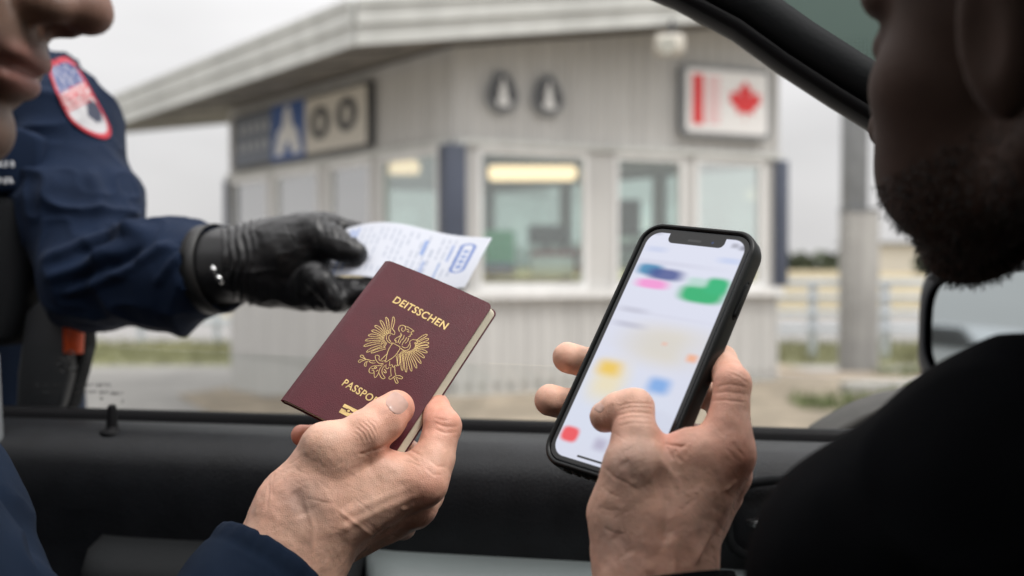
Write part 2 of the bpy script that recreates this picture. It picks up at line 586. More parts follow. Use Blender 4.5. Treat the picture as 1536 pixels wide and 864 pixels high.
def wall_xy(A, B, px):
    """parameter along wall A-B seen at photo column px"""
    k = (px - 768) / FPX
    # (A + t (B-A)): x = k*y
    d = B - A
    return (k * A.y - A.x) / (d.x - k * d.y)
def zrow(P2, py):
    return 1.36 - (py - 400) / FPX * P2.y

def ribbed(A, B, z0, z1, z0b=None, z1b=None, pitch=0.115, depth=0.011, thick=0.05):
    """ribbed wall from plan point A to B between heights; the ends may differ"""
    z0b = z0 if z0b is None else z0b; z1b = z1 if z1b is None else z1b
    d = (B - A); L = d.length; d = d / L
    nrm = Vector((d.y, -d.x))
    if nrm.dot(Vector((0.3, 8.6)) - A) > 0: nrm = -nrm
    mb = MB(); s = 0.0; prof = []
    while s < L:
        for ds, o in ((0, 0), (0.022, 0), (0.034, depth), (0.080, depth), (0.092, 0)):
            if s + ds <= L: prof.append((s + ds, o))
        s += pitch
    prof.append((L, 0))
    lo, hi = [], []
    for s, o in prof:
        p = A + d * s + nrm * o; t = s / L
        lo.append(Vector((p.x, p.y, z0 + (z0b - z0) * t))); hi.append(Vector((p.x, p.y, z1 + (z1b - z1) * t)))
    n = len(lo)
    mb.add(lo + hi, [(i, i + 1, n + i + 1, n + i) for i in range(n - 1)])
    ins = -nrm * thick
    bi = [v + Vector((ins.x, ins.y, 0)) for v in (lo[0], lo[-1], hi[-1], hi[0])]
    mb.add(bi, [(0, 1, 2, 3)])
    mb.add([lo[0], lo[-1], bi[1], bi[0]], [(0, 1, 2, 3)])
    mb.add([hi[0], hi[-1], bi[2], bi[3]], [(0, 1, 2, 3)])
    return mb

Z_SILL, Z_HEAD = 1.185, 2.275
def wall_top(P): return zroof(P.x, P.y) - 0.02
for A, B in ((C0, LE), (C0, RE), (LE, BE), (RE, BE)):
    ribbed(A, B, -0.03, Z_SILL).build('lower_wall', M['siding'], booth)
    ribbed(A, B, Z_HEAD, wall_top(A), None, wall_top(B)).build('upper_wall', M['siding'], booth)

def out_n(A, B):
    d = (B - A).normalized(); n = Vector((d.y, -d.x))
    return n if n.dot(Vector((0.3, 8.6)) - A) < 0 else -n
def wall_box(A, B, s0, s1, z0, z1, o0, o1):
    """box on a wall: along s0..s1 (metres), height z0..z1, outwards o0..o1"""
    d = (B - A).normalized(); n = out_n(A, B)
    mb = MB()
    c = A + d * (s0 + s1) / 2 + n * (o0 + o1) / 2
    Mx = Matrix(((d.x, n.x, 0), (d.y, n.y, 0), (0, 0, 1)))
    mb.box((c.x, c.y, (z0 + z1) / 2), (s1 - s0, o1 - o0, z1 - z0), Mx)
    return mb

M['pane_side'] = glass_mat('side_booth_glass', (0.90, 0.99, 0.96), 0.52)
def windows(A, B, cuts, fr=.035, pane='pane'):
    """cuts: list of (px0, px1) glass spans on the wall A-B"""
    L = (B - A).length
    spans = sorted((min(wall_xy(A, B, a), wall_xy(A, B, b)) * L, max(wall_xy(A, B, a), wall_xy(A, B, b)) * L) for a, b in cuts)
    edge = [0.0] + [v for s in spans for v in s] + [L]
    for s0, s1 in spans:
        f = MB()
        for (a, b, z0, z1) in ((s0 - fr, s0, Z_SILL + .045, Z_HEAD - .055), (s1, s1 + fr, Z_SILL + .045, Z_HEAD - .055),
                               (s0 - fr, s1 + fr, Z_SILL + 0.0, Z_SILL + 0.045), (s0 - fr, s1 + fr, Z_HEAD - 0.055, Z_HEAD)):
            m_ = wall_box(A, B, a, b, z0, z1, -0.045, 0.022); f.add(m_.v, m_.f)
        w = f.build('window', M['white'], booth)
        wall_box(A, B, s0 + .001, s1 - .001, Z_SILL + 0.046, Z_HEAD - 0.056, -0.012, -0.006).build('pane', M['pane_side' if ((pane == 'pane_side' and s0 > .9) or (pane != 'pane_side' and s0 > 1.9)) else 'pane'], w)
    for a, b in zip(edge[0::2], edge[1::2]):
        if b - 0.035 - (a + 0.035) > 0.02:
            wall_box(A, B, a + (0.037 if a > 0 else 0), b - (0.037 if b < L else 0), Z_SILL + .002, Z_HEAD - .002, -0.05, 0.012).build('mullion', M['siding'], booth)
    wall_box(A, B, 0, L, Z_SILL - 0.07, Z_SILL - .001, 0.020, 0.075).build('sill', M['white'], booth)
    wall_box(A, B, 0, L, Z_HEAD + 0.001, Z_HEAD + 0.05, 0.020, 0.045).build('lintel', M['fascia'], booth)
windows(C0, RE, [(722, 874), (926, 1018), (1046, 1138)])
windows(C0, LE, [(576, 657), (499, 556), (417, 478), (350, 403)], .03, 'pane_side')
def even_windows(A, B, n):
    L = (B - A).length
    for i in range(n):
        s0 = L * (i + 0.06) / n; s1 = L * (i + 0.95) / n
        f = MB()
        for (a, b, z0, z1) in ((s0 - 0.04, s0, Z_SILL, Z_HEAD), (s1, s1 + 0.04, Z_SILL, Z_HEAD), (s0, s1, Z_SILL, Z_SILL + .05), (s0, s1, Z_HEAD - .05, Z_HEAD)):
            m_ = wall_box(A, B, a, b, z0, z1, -0.045, 0.02); f.add(m_.v, m_.f)
        w = f.build('window', M['grey'], booth)
        wall_box(A, B, s0, s1, Z_SILL + .051, Z_HEAD - .051, -0.012, -0.006).build('pane', M['pane'], w)
    for i in range(n + 1):
        a = max(0, L * (i - 0.05) / n + 0.042); b = min(L, L * (i + 0.06) / n - 0.042)
        if b - a < .01: continue
        wall_box(A, B, a, b, Z_SILL, Z_HEAD, -0.05, 0.01).build('mullion', M['inner'], booth)
even_windows(LE, BE, 2)
even_windows(RE, BE, 3)
# navy posts
for P, w in ((C0, 0.085), (RE, 0.06), (LE, 0.06)):
    n = (out_n(C0, RE) + out_n(C0, LE)).normalized()
    mb = MB(); c = P + n * (0.03 if P == C0 else 0.0)
    ang = math.atan2(FV.y, FV.x)
    mb.box((c.x, c.y, (Z_SILL + Z_HEAD) / 2), (w * 2, w * 2, Z_HEAD - Z_SILL - .01), Matrix.Rotation(ang, 3, 'Z'))
    mb.build('corner_post', M['navy_post'], booth, bevel=0.006)
# floor, ceiling inside
mb = MB(); mb.prism([(C0.x, C0.y), (RE.x, RE.y), (BE.x, BE.y), (LE.x, LE.y)], (0, 0, 0.42), Vector((1, 0, 0)), Vector((0, 1, 0)), Vector((0, 0, 1)), 0.05)
mb.build('inner_floor', M['inner'], booth)
mb = MB(); mb.prism([(C0.x + .02, C0.y + .06), (RE.x - .06, RE.y + .02), (BE.x, BE.y - .06), (LE.x + .06, LE.y)], (0, 0, 2.62), Vector((1, 0, 0)), Vector((0, 1, 0)), Vector((0, 0, 1)), 0.03)
mb.build('ceiling', M['inner'], booth)
# roof slab
O1 = 0.66
e0 = Vector((-1.06, 6.78)); eL = e0 + LV * 6.0; eR = e0 + FV * 4.15; eB = eL + FV * 4.15
corners = [e0, eR, eB, eL]
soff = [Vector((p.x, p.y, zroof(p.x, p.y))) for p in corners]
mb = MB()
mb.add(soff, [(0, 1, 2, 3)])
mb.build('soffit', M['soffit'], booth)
mb = MB()
inn = [Vector((p.x, p.y, zroof(p.x, p.y) + 0.27)) for p in corners]
mb.add(inn, [(0, 1, 2, 3)])
roof_o = mb.build('roof', M['fascia'], booth)
for i in range(4):
    a, b = soff[i], soff[(i + 1) % 4]
    dd = (b - a).normalized(); nn = Vector((dd.y, -dd.x, 0)).normalized()
    if nn.dot(Vector((0.3, 8.6, 0)) - a) > 0: nn = -nn
    mb = MB()
    for (z0, z1, o) in ((-0.03, 0.10, 0.02), (0.103, 0.225, 0.045), (0.228, 0.275, 0.065)):
        q = [a + nn * 0.002, b + nn * 0.002, b + nn * o, a + nn * o]
        lo = [v + Vector((0, 0, z0)) for v in q]; hi = [v + Vector((0, 0, z1)) for v in q]
        mb.add(lo + hi, [(0, 3, 2, 1), (4, 5, 6, 7), (0, 1, 5, 4), (1, 2, 6, 5), (2, 3, 7, 6), (3, 0, 4, 7)])
    mb.build('fascia_board', M['fascia'], booth)
# soffit battens (a line of boards under the left eave)
for k in range(7):
    mb = MB(); t = 0.5 + k * 0.7
    a = e0 + LV * t + FV * 0.05; b = a + FV * 0.55
    mb.tube([(a.x, a.y, zroof(a.x, a.y) - .006), (b.x, b.y, zroof(b.x, b.y) - .006)], 0.008, 6)
    mb.build('soffit_batten', M['dark'], booth)

# ceiling lamps seen through the glass
lm = lamp_mat('warm_lamp', (1.0, 0.70, 0.42), 1.7)
def ceil_lamp(px0, px1, py, d, label):
    a = at(px0, py, d); b = at(px1, py, d)
    t = empty('ceiling_lamp', (a + b) / 2)
    c = (a + b) / 2; L = (b - a).length
    dirv = (b - a).normalized(); ang = math.atan2(dirv.y, dirv.x)
    mb = MB(); mb.box(c + Vector((0, 0, 0.0)), (L, 0.22, 0.11), Matrix.Rotation(ang, 3, 'Z')); mb.build('diffuser', lm, t, bevel=0.03, seg=3)
    mb = MB(); mb.box(c + Vector((0, 0, 0.09)), (L * 0.96, 0.16, 0.06), Matrix.Rotation(ang, 3, 'Z')); mb.build('housing', M['grey'], t)
    tag(t, label, 'lamp')
ceil_lamp(733, 864, 260, 8.5, 'long warm ceiling lamp behind the large front booth window')
ceil_lamp(568, 627, 251, 8.6, 'short warm ceiling lamp seen through the left face of the booth, beside the navy post')

# inside the booth, on the counter
cn = tag(empty('counter', (0.6, 8.9, 0.47)), 'low pale counter behind the front window of the booth', 'counter')
c = at(800, 425, 8.35)
mb = MB(); mb.box((c.x + .45, c.y + .1, 1.14), (2.2, 0.5, 0.04), Matrix.Rotation(math.atan2(FV.y, FV.x), 3, 'Z')); mb.build('counter_top', M['beige'], cn, bevel=.006)
mb = MB(); mb.box((c.x + .45, c.y + .1, 0.795), (2.0, 0.4, 0.645), Matrix.Rotation(math.atan2(FV.y, FV.x), 3, 'Z')); mb.build('counter_base', M['inner'], cn)
def desk_item(name, x0, y0, x1, y1, d, m, label, cat, parts):
    a = at(x0, y1, d); b = at(x1, y0, d)
    t = tag(empty(name, ((a.x + b.x) / 2, a.y, a.z)), label, cat)
    for nm, fx0, fy0, fx1, fy1, mm, dep in parts:
        mb = MB()
        w = b.x - a.x; h = b.z - a.z
        mb.box((a.x + w * (fx0 + fx1) / 2, a.y + dep * 0.0, a.z + h * (fy0 + fy1) / 2), (w * (fx1 - fx0), dep, h * (fy1 - fy0)))
        mb.build(nm, mm, t, bevel=0.006)
    return t
M['red_box'] = mat('dull_red_box', (0.22, 0.03, 0.03), 0.6)
M['paper_w'] = mat('white_carton', (0.62, 0.64, 0.60), 0.7)
desk_item('monitor', 792, 338, 848, 374, 8.25, None, 'black monitor on a stand behind the front window of the booth', 'monitor',
          [('screen', 0, 0.22, 1, 1, M['dark'], 0.05), ('stand', 0.42, -0.5, 0.58, 0.24, M['dark'], 0.04)])
desk_item('carton', 797, 376, 860, 414, 8.15, None, 'white carton with a red lid under the black monitor in the booth', 'box',
          [('carton_body', 0, 0, 1, 0.78, M['paper_w'], 0.3), ('lid', -0.02, 0.80, 1.02, 1.0, M['red_box'], 0.32)])
desk_item('display_board', 727, 346, 772, 414, 8.2, None, 'green and blue board at the left of the front booth window', 'board',
          [('green_panel', 0, 0.28, 1, 1, M['green'], 0.03), ('blue_panel', 0, 0, 1, 0.27, M['blue'], 0.04)])
desk_item('binder', 861, 372, 874, 412, 8.2, None, 'dark red binder standing beside the white carton', 'binder',
          [('cover', 0, 0, 1, 1, M['red_box'], 0.25), ('spine_label', 0.25, 0.4, 0.75, 0.7, M['paper_w'], 0.26)])
desk_item('office_chair', 925, 300, 960, 400, 9.2, None, 'dark office chair behind the narrow booth window beside the phone', 'chair',
          [('backrest', 0, 0.45, 1, 1, M['dark'], 0.08), ('seat', 0, 0.25, 1, 0.35, M['dark'], 0.4), ('post', 0.42, -.6, 0.58, 0.25, M['grey'], 0.06)])

# ------------------------------------------------------------------ signs on the booth
def sign_root(name, A, B, s0, s1, z0, z1, label, cat='sign', off=0.03):
    d = (B - A).normalized(); n = out_n(A, B)
    if True:
        c = A + d * s0 + n * off
    t = tag(empty(name, (c.x, c.y, z0)), label, cat)
    ex = Vector((d.x, d.y, 0)); ez = Vector((n.x, n.y, 0)); ey = Vector((0, 0, 1))
    return t, Vector((c.x, c.y, z0)), ex, ey, ez
def rrect(x0, y0, x1, y1, r, n=5):
    out = []
    for cx, cy, a0 in ((x1 - r, y1 - r, 0), (x0 + r, y1 - r, 90), (x0 + r, y0 + r, 180), (x1 - r, y0 + r, 270)):
        for k in range(n + 1):
            a = R(a0 + 90 * k / n); out.append((cx + r * math.cos(a), cy + r * math.sin(a)))
    return out
def poly_part(name, poly, o, ex, ey, ez, z, h, m, parent):
    mb = MB(); mb.prism(poly, o + ez * z, ex, ey, ez, h)
    return mb.build(name, m, parent)
def circ(cx, cy, rx, ry, n=24): return [(cx + rx * math.cos(2 * math.pi * k / n), cy + ry * math.sin(2 * math.pi * k / n)) for k in range(n)]

# maple leaf sign (front wall, right)
Lf = (RE - C0).length
s0 = wall_xy(C0, RE, 1014) * Lf; s1 = wall_xy(C0, RE, 1146) * Lf
P0 = C0 + FV * s0
z1 = zrow(P0, 98); z0 = zrow(P0, 206)
t, o, ex, ey, ez = sign_root('maple_leaf_sign', C0, RE, s0, s1, z0, z1, 'white sign with red maple leaf and red bar in a grey frame on the booth')
W, H = s1 - s0, z1 - z0
poly_part('frame', rrect(0, 0, W, H, .06), o, ex, ey, ez, 0, .05, M['grey'], t)
poly_part('face', rrect(.04, .04, W - .04, H - .04, .04), o, ex, ey, ez, .0505, .006, mat('sign_white', (0.72, 0.71, 0.70), .5), t)
poly_part('red_bar', [(W * .11, H * .17), (W * .23, H * .17), (W * .23, H * .86), (W * .11, H * .86)], o, ex, ey, ez, .057, .003, M['red'], t)
leaf = [(0, -50), (1.5, -22), (26, -27), (22, -16), (48, 4), (42, 9), (47, 26), (32, 23), (29, 31), (16, 17), (21, 42), (11, 37), (0, 58)]
leaf = leaf + [(-x, y) for x, y in leaf[1:-1][::-1]]
k = H / 175
poly_part('maple_leaf', [(W * .70 + x * k, H * .50 + y * k) for x, y in leaf], o, ex, ey, ez, .057, .003, M['red'], t)
for i in range(9):
    y = H * (.80 - i * .075)
    poly_part('text_line', [(W * .27, y), (W * (.27 + .13 + .05 * random.random()), y), (W * .42, y + H * .03), (W * .27, y + H * .03)], o, ex, ey, ez, .057, .002, M['pink'], t)

# two teardrop badges
def badge(px, py, label):
    s = wall_xy(C0, RE, px) * Lf; P = C0 + FV * s
    z = zrow(P, py)
    t, o, ex, ey, ez = sign_root('wall_badge', C0, RE, s, s, z, z, label, 'badge')
    t["group"] = 'teardrop badges on the booth wall'
    drop = []
    for k in range(40):
        a = 2 * math.pi * k / 40 - math.pi / 2
        r = 0.125 * (1 + 0.0 * math.sin(a)); x = r * math.cos(a); y = r * math.sin(a)
        if y > 0: x *= (1 - (y / .125) ** 1.4 * 0.35); y *= 1.55
        drop.append((x, y - 0.03))
    poly_part('plate', [(x * 1.05, y * 1.03) for x, y in drop], o, ex, ey, ez, 0, .03, M['grey'], t)
    poly_part('face', [(x * .86, y * .86) for x, y in drop], o, ex, ey, ez, .0305, .01, M['dark'], t)
    poly_part('figure', [(-.045, -.11), (.05, -.11), (.055, -.06), (.028, -.04), (.032, .02), (.012, .05), (.014, .09), (0, .11), (-.016, .085), (-.012, .05), (-.034, .02), (-.028, -.04), (-.052, -.06)], o, ex, ey, ez, .041, .006, M['white'], t)
    return t
badge(750, 141, 'dark teardrop badge with a white figure, the one nearer the booth corner')
badge(818, 146, 'dark teardrop badge with a white figure, the one nearer the maple leaf sign')

# long sign on the left wall
Ll = (LE - C0).length
sa = wall_xy(C0, LE, 567) * Ll; sb = wall_xy(C0, LE, 360) * Ll
PA = C0 + LV * sa
z1 = zrow(PA, 122); z0 = zrow(PA, 221)
t, o, ex, ey, ez = sign_root('long_sign', C0, LE, sa, sb, z0, z1, 'long framed sign of dark, blue and beige panels under the eave of the booth', 'sign')
W, H = sb - sa, z1 - z0
poly_part('frame', rrect(0, 0, W, H, .03), o, ex, ey, ez, 0, .04, M['dark'], t)
xs = [wall_xy(C0, LE, p) * Ll - sa for p in (562, 470, 419, 364)]
poly_part('beige_panel', [(xs[0], .03), (xs[1], .03), (xs[1], H - .03), (xs[0], H - .03)], o, ex, ey, ez, .0405, .006, M['beige'], t)
poly_part('blue_panel', [(xs[1] + .006, .01), (xs[2], .01), (xs[2], H - .01), (xs[1] + .006, H - .01)], o, ex, ey, ez, .0405, .008, M['blue'], t)
M['slate'] = mat('slate_panel', (0.14, 0.16, 0.20), .5)
poly_part('slate_panel', [(xs[2] + .006, .03), (xs[3], .03), (xs[3], H - .03), (xs[2] + .006, H - .03)], o, ex, ey, ez, .0405, .006, M['slate'], t)
cxb = (xs[1] + xs[2]) / 2; hw = (xs[2] - xs[1]) / 2
fig = [(-.75, .12), (-.3, .10), (-.12, .32), (.1, .32), (.3, .10), (.75, .12), (.55, .5), (.25, .62), (.2, .80), (.08, .93), (-.1, .93), (-.2, .80), (-.25, .62), (-.55, .5)]
poly_part('figure', [(cxb + x * hw, H * y) for x, y in fig], o, ex, ey, ez, .049, .004, M['white'], t)
wB = xs[1] - xs[0]
for fx, fy in ((.30, .56), (.74, .52)):
    mb = MB()
    ring = circ(0, 0, 1, 1, 28)
    r0, r1 = .10 * wB, .165 * wB
    cx, cy = xs[0] + fx * wB, fy * H
    a = [o + ez * .047 + ex * (cx + x * r1) + ey * (cy + y * .27 * H) for x, y in ring]
    b = [o + ez * .047 + ex * (cx + x * r0 * .6) + ey * (cy + y * .15 * H) for x, y in ring]
    c_ = [v + ez * .004 for v in a]; d_ = [v + ez * .004 for v in b]
    n = 28
    mb.add(a + b + c_ + d_, [(i, (i + 1) % n, 2 * n + (i + 1) % n, 2 * n + i) for i in range(n)] + [(2 * n + i, 2 * n + (i + 1) % n, 3 * n + (i + 1) % n, 3 * n + i) for i in range(n)])
    mb.build('ring_mark', M['dark'], t)
for row, hh in ((.62, .15), (.30, .15)):
    for i in range(5):
        x0 = xs[2] + .05 + i * (xs[3] - xs[2] - .08) / 5
        poly_part('letter_mark', [(x0, H * row), (x0 + .07, H * row), (x0 + .07, H * (row + hh)), (x0, H * (row + hh))], o, ex, ey, ez, .047, .003, mat('print_grey', (0.42, 0.44, 0.47), .6) if (i == 0 and row > .5) else bpy.data.materials['print_grey'], t)

# flood light under the eave
p = at(1003, 68, 7.55)
t = tag(empty('flood_light', p), 'small cream flood light under the roof edge above the front windows', 'lamp')
mb = MB(); mb.box(p + Vector((0, 0, .0)), (.22, .16, .15)); mb.build('lamp_body', M['beige'], t, bevel=.03, seg=3)
mb = MB(); mb.tube([p + Vector((-.03, -.085, -.0)), p + Vector((-.03, -.14, -.03))], [.05, .065], 14); mb.build('lens', M['paper_w'], t)
mb = MB(); mb.tube([p + Vector((0.03, 0, .06)), (p.x + .03, p.y + .02, zroof(p.x, p.y) - .001)], .02, 8); mb.build('bracket', M['dark'], t)

# ------------------------------------------------------------------ fences, column, verge
def rail_fence(name, x0, x1, y, label, n, rails, m=M['rail'], ph=1.1):
    t = tag(empty(name, (x0, y, 0)), label, 'fence')
    for i in range(n):
        x = x0 + (x1 - x0) * i / (n - 1)
        mb = MB(); mb.box((x, y, ph / 2), (.10, .10, ph)); mb.build('post', m, t, bevel=.01)
    for z, h in rails:
        mb = MB()
        mb.box(((x0 + x1) / 2, y - .08, z), (x1 - x0, .05, h)); mb.build('rail', m, t, bevel=.008)
    return t
rail_fence('guard_rail', -12, -1.2, 17.7, 'pale guard rail behind the grass left of the booth', 9, ((.40, .12), (.62, .14)), ph=.75)
rail_fence('guard_rail', 3.3, 18, 14.4, 'pale blue grey railing of four rails behind the column right of the booth', 15, ((.46, .08), (.70, .08), (.92, .08), (1.13, .10)), ph=1.18)

t = tag(empty('concrete_column', at(1288, 560, 11.9) * 1.0), 'tall grey column with a thicker concrete base right of the booth', 'column')
c = at(1288, 432, 11.9); c.z = 0
mb = MB(); mb.box((c.x, c.y, 1.0), (.37, .37, 2.04)); mb.build('base', M['concrete'], t, bevel=.02)
mb = MB(); mb.box((c.x - .06, c.y, 3.6), (.25, .25, 3.10)); mb.build('shaft', M['grey'], t, bevel=.01)
mb = MB(); mb.box((c.x, c.y, 2.035), (.39, .39, .026)); mb.build('cap', M['grey'], t)

# grass tufts
def tufts(name, boxes, n, h, m, seed=1):
    rnd = random.Random(seed); mb = MB()
    for _ in range(n):
        x0, x1, y0, y1, z = boxes[rnd.randrange(len(boxes))]
        x, y = rnd.uniform(x0, x1), rnd.uniform(y0, y1)
        if callable(z): zz = z(x, y)
        else: zz = z
        a = rnd.uniform(0, 6.28); w = rnd.uniform(.006, .014); hh = h * rnd.uniform(.4, 1.2)
        lx, ly = rnd.uniform(-.4, .4) * hh, rnd.uniform(-.4, .4) * hh
        mb.add([(x - w * math.cos(a), y - w * math.sin(a), zz), (x + w * math.cos(a), y + w * math.sin(a), zz), (x + lx, y + ly, zz + hh)], [(0, 1, 2)])
    o = mb.build(name, m); tag(o, kind='stuff'); return o
tufts('grass', [(-12, 18, 13.7, 17.3, 0.008)], 26000, .16, M['grass'])
M['weed'] = mat('weed_green', (0.14, 0.17, 0.07), .8, noise=9, var=.3)
tufts('weeds', [(2.9, 4.4, 7.2, 8.2, zisl), (2.0, 3.0, 6.75, 7.3, zisl), (3.3, 5.2, 8.9, 9.25, zisl)], 1500, .10, M['weed'], 4)

# pale stones and kerbs on the island (right of the booth)
for i, (x, y, w) in enumerate(((3.0, 7.75, .9), (4.1, 8.0, .9), (5.2, 8.2, .9))):
    o = MB(); o.box((x, y, zisl(x, y) + .03), (w, .16, .12), Matrix.Rotation(.18, 3, 'Z'))
    k = o.build('kerb_stone', M['concrete'], bevel=.02)
    tag(k, 'long weathered kerb stone on the sandy island right of the booth', 'kerb stone', 'kerb stones on the island')

# far trees, one mass
def clump_cloud(name, spots, m, leaf_n, leaf_s, seed):
    rng = np.random.default_rng(seed); V, Q = [], []
    for x, y, z, rx, rz in spots:
        n = leaf_n
        d = rng.normal(size=(n, 3)); d /= np.linalg.norm(d, axis=1, keepdims=True)
        r = rng.uniform(.45, 1.05, n) ** .7
        P = np.array([x, y, z]) + d * r[:, None] * np.array([rx, rx, rz])
        a = rng.normal(size=(n, 3)) * leaf_s; b = rng.normal(size=(n, 3)) * leaf_s
        i0 = sum(len(v) for v in V)
        V.append(np.stack([P - a, P - b, P + a, P + b], 1).reshape(-1, 3))
        Q.append(np.arange(n * 4).reshape(-1, 4) + i0)
    return quick_mesh(np.concatenate(V), np.concatenate(Q), name)
rnd = random.Random(3); spots = []
for i in range(170):
    x = -140 + 330 * i / 169 + rnd.uniform(-2, 2); y = 150 + rnd.uniform(-10, 15); h = rnd.uniform(2.2, 5.5) * (1 + .35 * math.sin(x * .07))
    spots.append((x, y, h * .5, rnd.uniform(2, 4), h * .55))
tag(link('treeline', clump_cloud('treeline', spots, None, 90, .5, 5), M['leaf']), kind='stuff')
spots = []
for i in range(26):
    spots.append((26 + i * 2.4 + rnd.uniform(-1, 1), 62 + rnd.uniform(-4, 5), 1.2, rnd.uniform(1.0, 2.0), rnd.uniform(1.2, 2.4)))
tag(link('bushes', clump_cloud('bushes', spots, None, 220, .2, 6), M['leaf']), kind='stuff')
# low sandy rise beyond the road
X, Y = np.meshgrid(np.linspace(-140, 190, 90), np.linspace(36, 140, 24), indexing='ij')
Z = 0.02 + 0.9 * sstep(36, 60, Y) * (0.8 + .2 * np.sin(X * .05)) * (1 - sstep(110, 140, Y))
tag(link('field_rise', grid_mesh(np.stack([X, Y, Z], -1), 'field_rise'), M['field'], smooth=True), kind='structure')

# parked cars far behind the fence (and some seen in the mirror)
def car_mesh(t, paint, ang=0.0):
    """low-detail car, x along its length, base at 0"""
    side = [(-2.1, .35), (-2.15, .75), (-1.95, .95), (-1.35, 1.0), (-.85, 1.42), (.75, 1.45), (1.35, 1.02), (2.05, .9), (2.2, .65), (2.15, .35)]
    ex, ey, ez = Vector((1, 0, 0)), Vector((0, 0, 1)), Vector((0, 1, 0))
    mb = MB(); mb.prism(side, (0, -.85, 0), ex, ey, ez, 1.7); mb.build('body', paint, t, bevel=.06)
    glass = [(-1.22, 1.0), (-.8, 1.37), (.70, 1.39), (1.18, 1.02)]
    mb = MB(); mb.prism(glass, (0, -.862, 0), ex, ey, ez, 1.724); mb.build('window', M['dark'], t)
    for x in (-1.35, 1.35):
        for y in (-.86, .68):
            mb = MB(); mb.tube([(x, y, .32), (x, y + .2, .32)], .32, 20); w = mb.build('wheel', M['dark'], t)
            mb = MB(); mb.tube([(x, y - .01, .32), (x, y + .21, .32)], .18, 14); mb.build('rim', M['rail'], w)
    for y in (-.6, .6):
        mb = MB(); mb.box((2.17, y, .72), (.06, .34, .12)); mb.build('headlight', M['white'], t, bevel=.01)
paints = {'white': mat('white_paint', (.6, .6, .6), .35, coat=.5), 'red': mat('red_paint', (.35, .03, .03), .35, coat=.5),
          'blue': mat('blue_paint', (.05, .08, .25), .35, coat=.5), 'silver': mat('silver_paint', (.35, .36, .38), .35, coat=.5)}
for px, y, paint, rz, lab in ((1340, 100, 'red', 0.1, 'small red car far beyond the fence, right of the column'),
                              (1313, 96, 'blue', 0.1, 'small blue car far beyond the fence, next to the red one')):
    t = tag(empty('parked_car'), lab, 'car')
    car_mesh(t, paints[paint]); t.location = ((px - 768) / FPX * y, y, 0.95); t.rotation_euler = (0, 0, rz)
# low far shed on the right horizon
t = tag(empty('shed', (38, 75, 0.9)), 'low pale shed on the horizon right of the booth', 'shed')
mb = MB(); mb.box((30, 75, 1.9), (9, 5, 2.2)); mb.build('wall', M['beige'], t)
mb = MB(); mb.box((30, 75, 3.08), (9.6, 5.6, .15)); mb.build('roof', M['grey'], t)
# ================================================================== THE CAR (seen from inside)
M['door'] = mat('door_vinyl', (0.0075, 0.0083, 0.0102), 0.46, spec=0.36, noise=35, var=.3, bump=(420, 0.5, 0.0012, 'voronoi'))
M['seal'] = mat('rubber_seal', (0.004, 0.004, 0.005), 0.6, spec=.2)
M['armrest'] = mat('armrest_trim', (0.12, 0.138, 0.138), 0.45, noise=8, var=.05)
M['trim_dark'] = mat('dark_trim', (0.009, 0.010, 0.011), 0.75, spec=.15, bump=(300, 0.3, 0.001))
M['liner'] = mat('roof_liner', (0.085, 0.085, 0.088), 0.95, bump=(500, .4, .001))
M['chrome'] = mat('chrome', (0.7, 0.7, 0.7), 0.15, metal=1.0)
M['clear'] = glass_mat('side_glass', (0.97, 0.98, 0.975), 0.012)
M['mirror'] = mat('mirror_glass', (0.52, 0.57, 0.58), 0.03, metal=1.0)
M['mirror_shell'] = mat('mirror_shell', (0.012, 0.014, 0.018), 0.35, coat=.3)

CO = Vector((-0.494, 0.98, 1.217)); CF = Vector((0.983, -0.18, 0)).normalized(); CN = Vector((0.18, 0.983, 0)).normalized(); CZ = Vector((0, 0, 1))
def cp(u, v, w): return CO + CF * u + CN * v + CZ * w
def ray_v(px, py, v):
    """point seen at a photo pixel on the car's vertical side plane v"""
    d1 = at(px, py, 1.0) - EYE
    k = ((CO + CN * v) - EYE).dot(CN) / d1.dot(CN)
    return EYE + d1 * k
car = tag(empty('car', cp(0.6, -.8, -1.2)), 'dark car interior the picture is taken from, with its door, roof pillar and outside mirror', 'car')

def extrude_u(prof, us, closed=False, warp=None):
    mb = MB(); n = len(prof); vs = []
    for u in us:
        for v, w in prof:
            if warp: v, w = warp(u, v, w)
            vs.append(cp(u, v, w))
    fs = []
    for i in range(len(us) - 1):
        for k in range(n if closed else n - 1):
            j = (k + 1) % n
            fs.append((i * n + k, i * n + j, (i + 1) * n + j, (i + 1) * n + k))
    mb.add(vs, fs); return mb
us = [-.9 + 2.6 * i / 52 for i in range(53)]
# inner door skin: rounded shoulder, scooped face
prof = [(0.035, -0.012), (0.015, -0.0085), (-0.005, -0.009), (-0.02, -0.012), (-0.033, -0.019), (-0.042, -0.029), (-0.047, -0.040), (-0.049, -0.060), (-0.048, -0.085), (-0.045, -0.105), (-0.043, -0.14), (-0.045, -0.5), (-0.05, -0.85)]
door = extrude_u(prof, us).build('door', M['door'], car, smooth=True)
extrude_u([(0.034, -0.022), (0.034, -0.006), (0.038, -0.002), (0.05, -0.002), (0.055, -0.006), (0.055, -0.022)], us).build('window_seal', M['seal'], door, smooth=True)
extrude_u([(0.056, -0.8), (0.056, -0.014), (0.075, -0.018), (0.13, -0.03), (0.16, -0.2), (0.16, -0.8)], us).build('outer_door_skin', M['mirror_shell'], door, smooth=True)
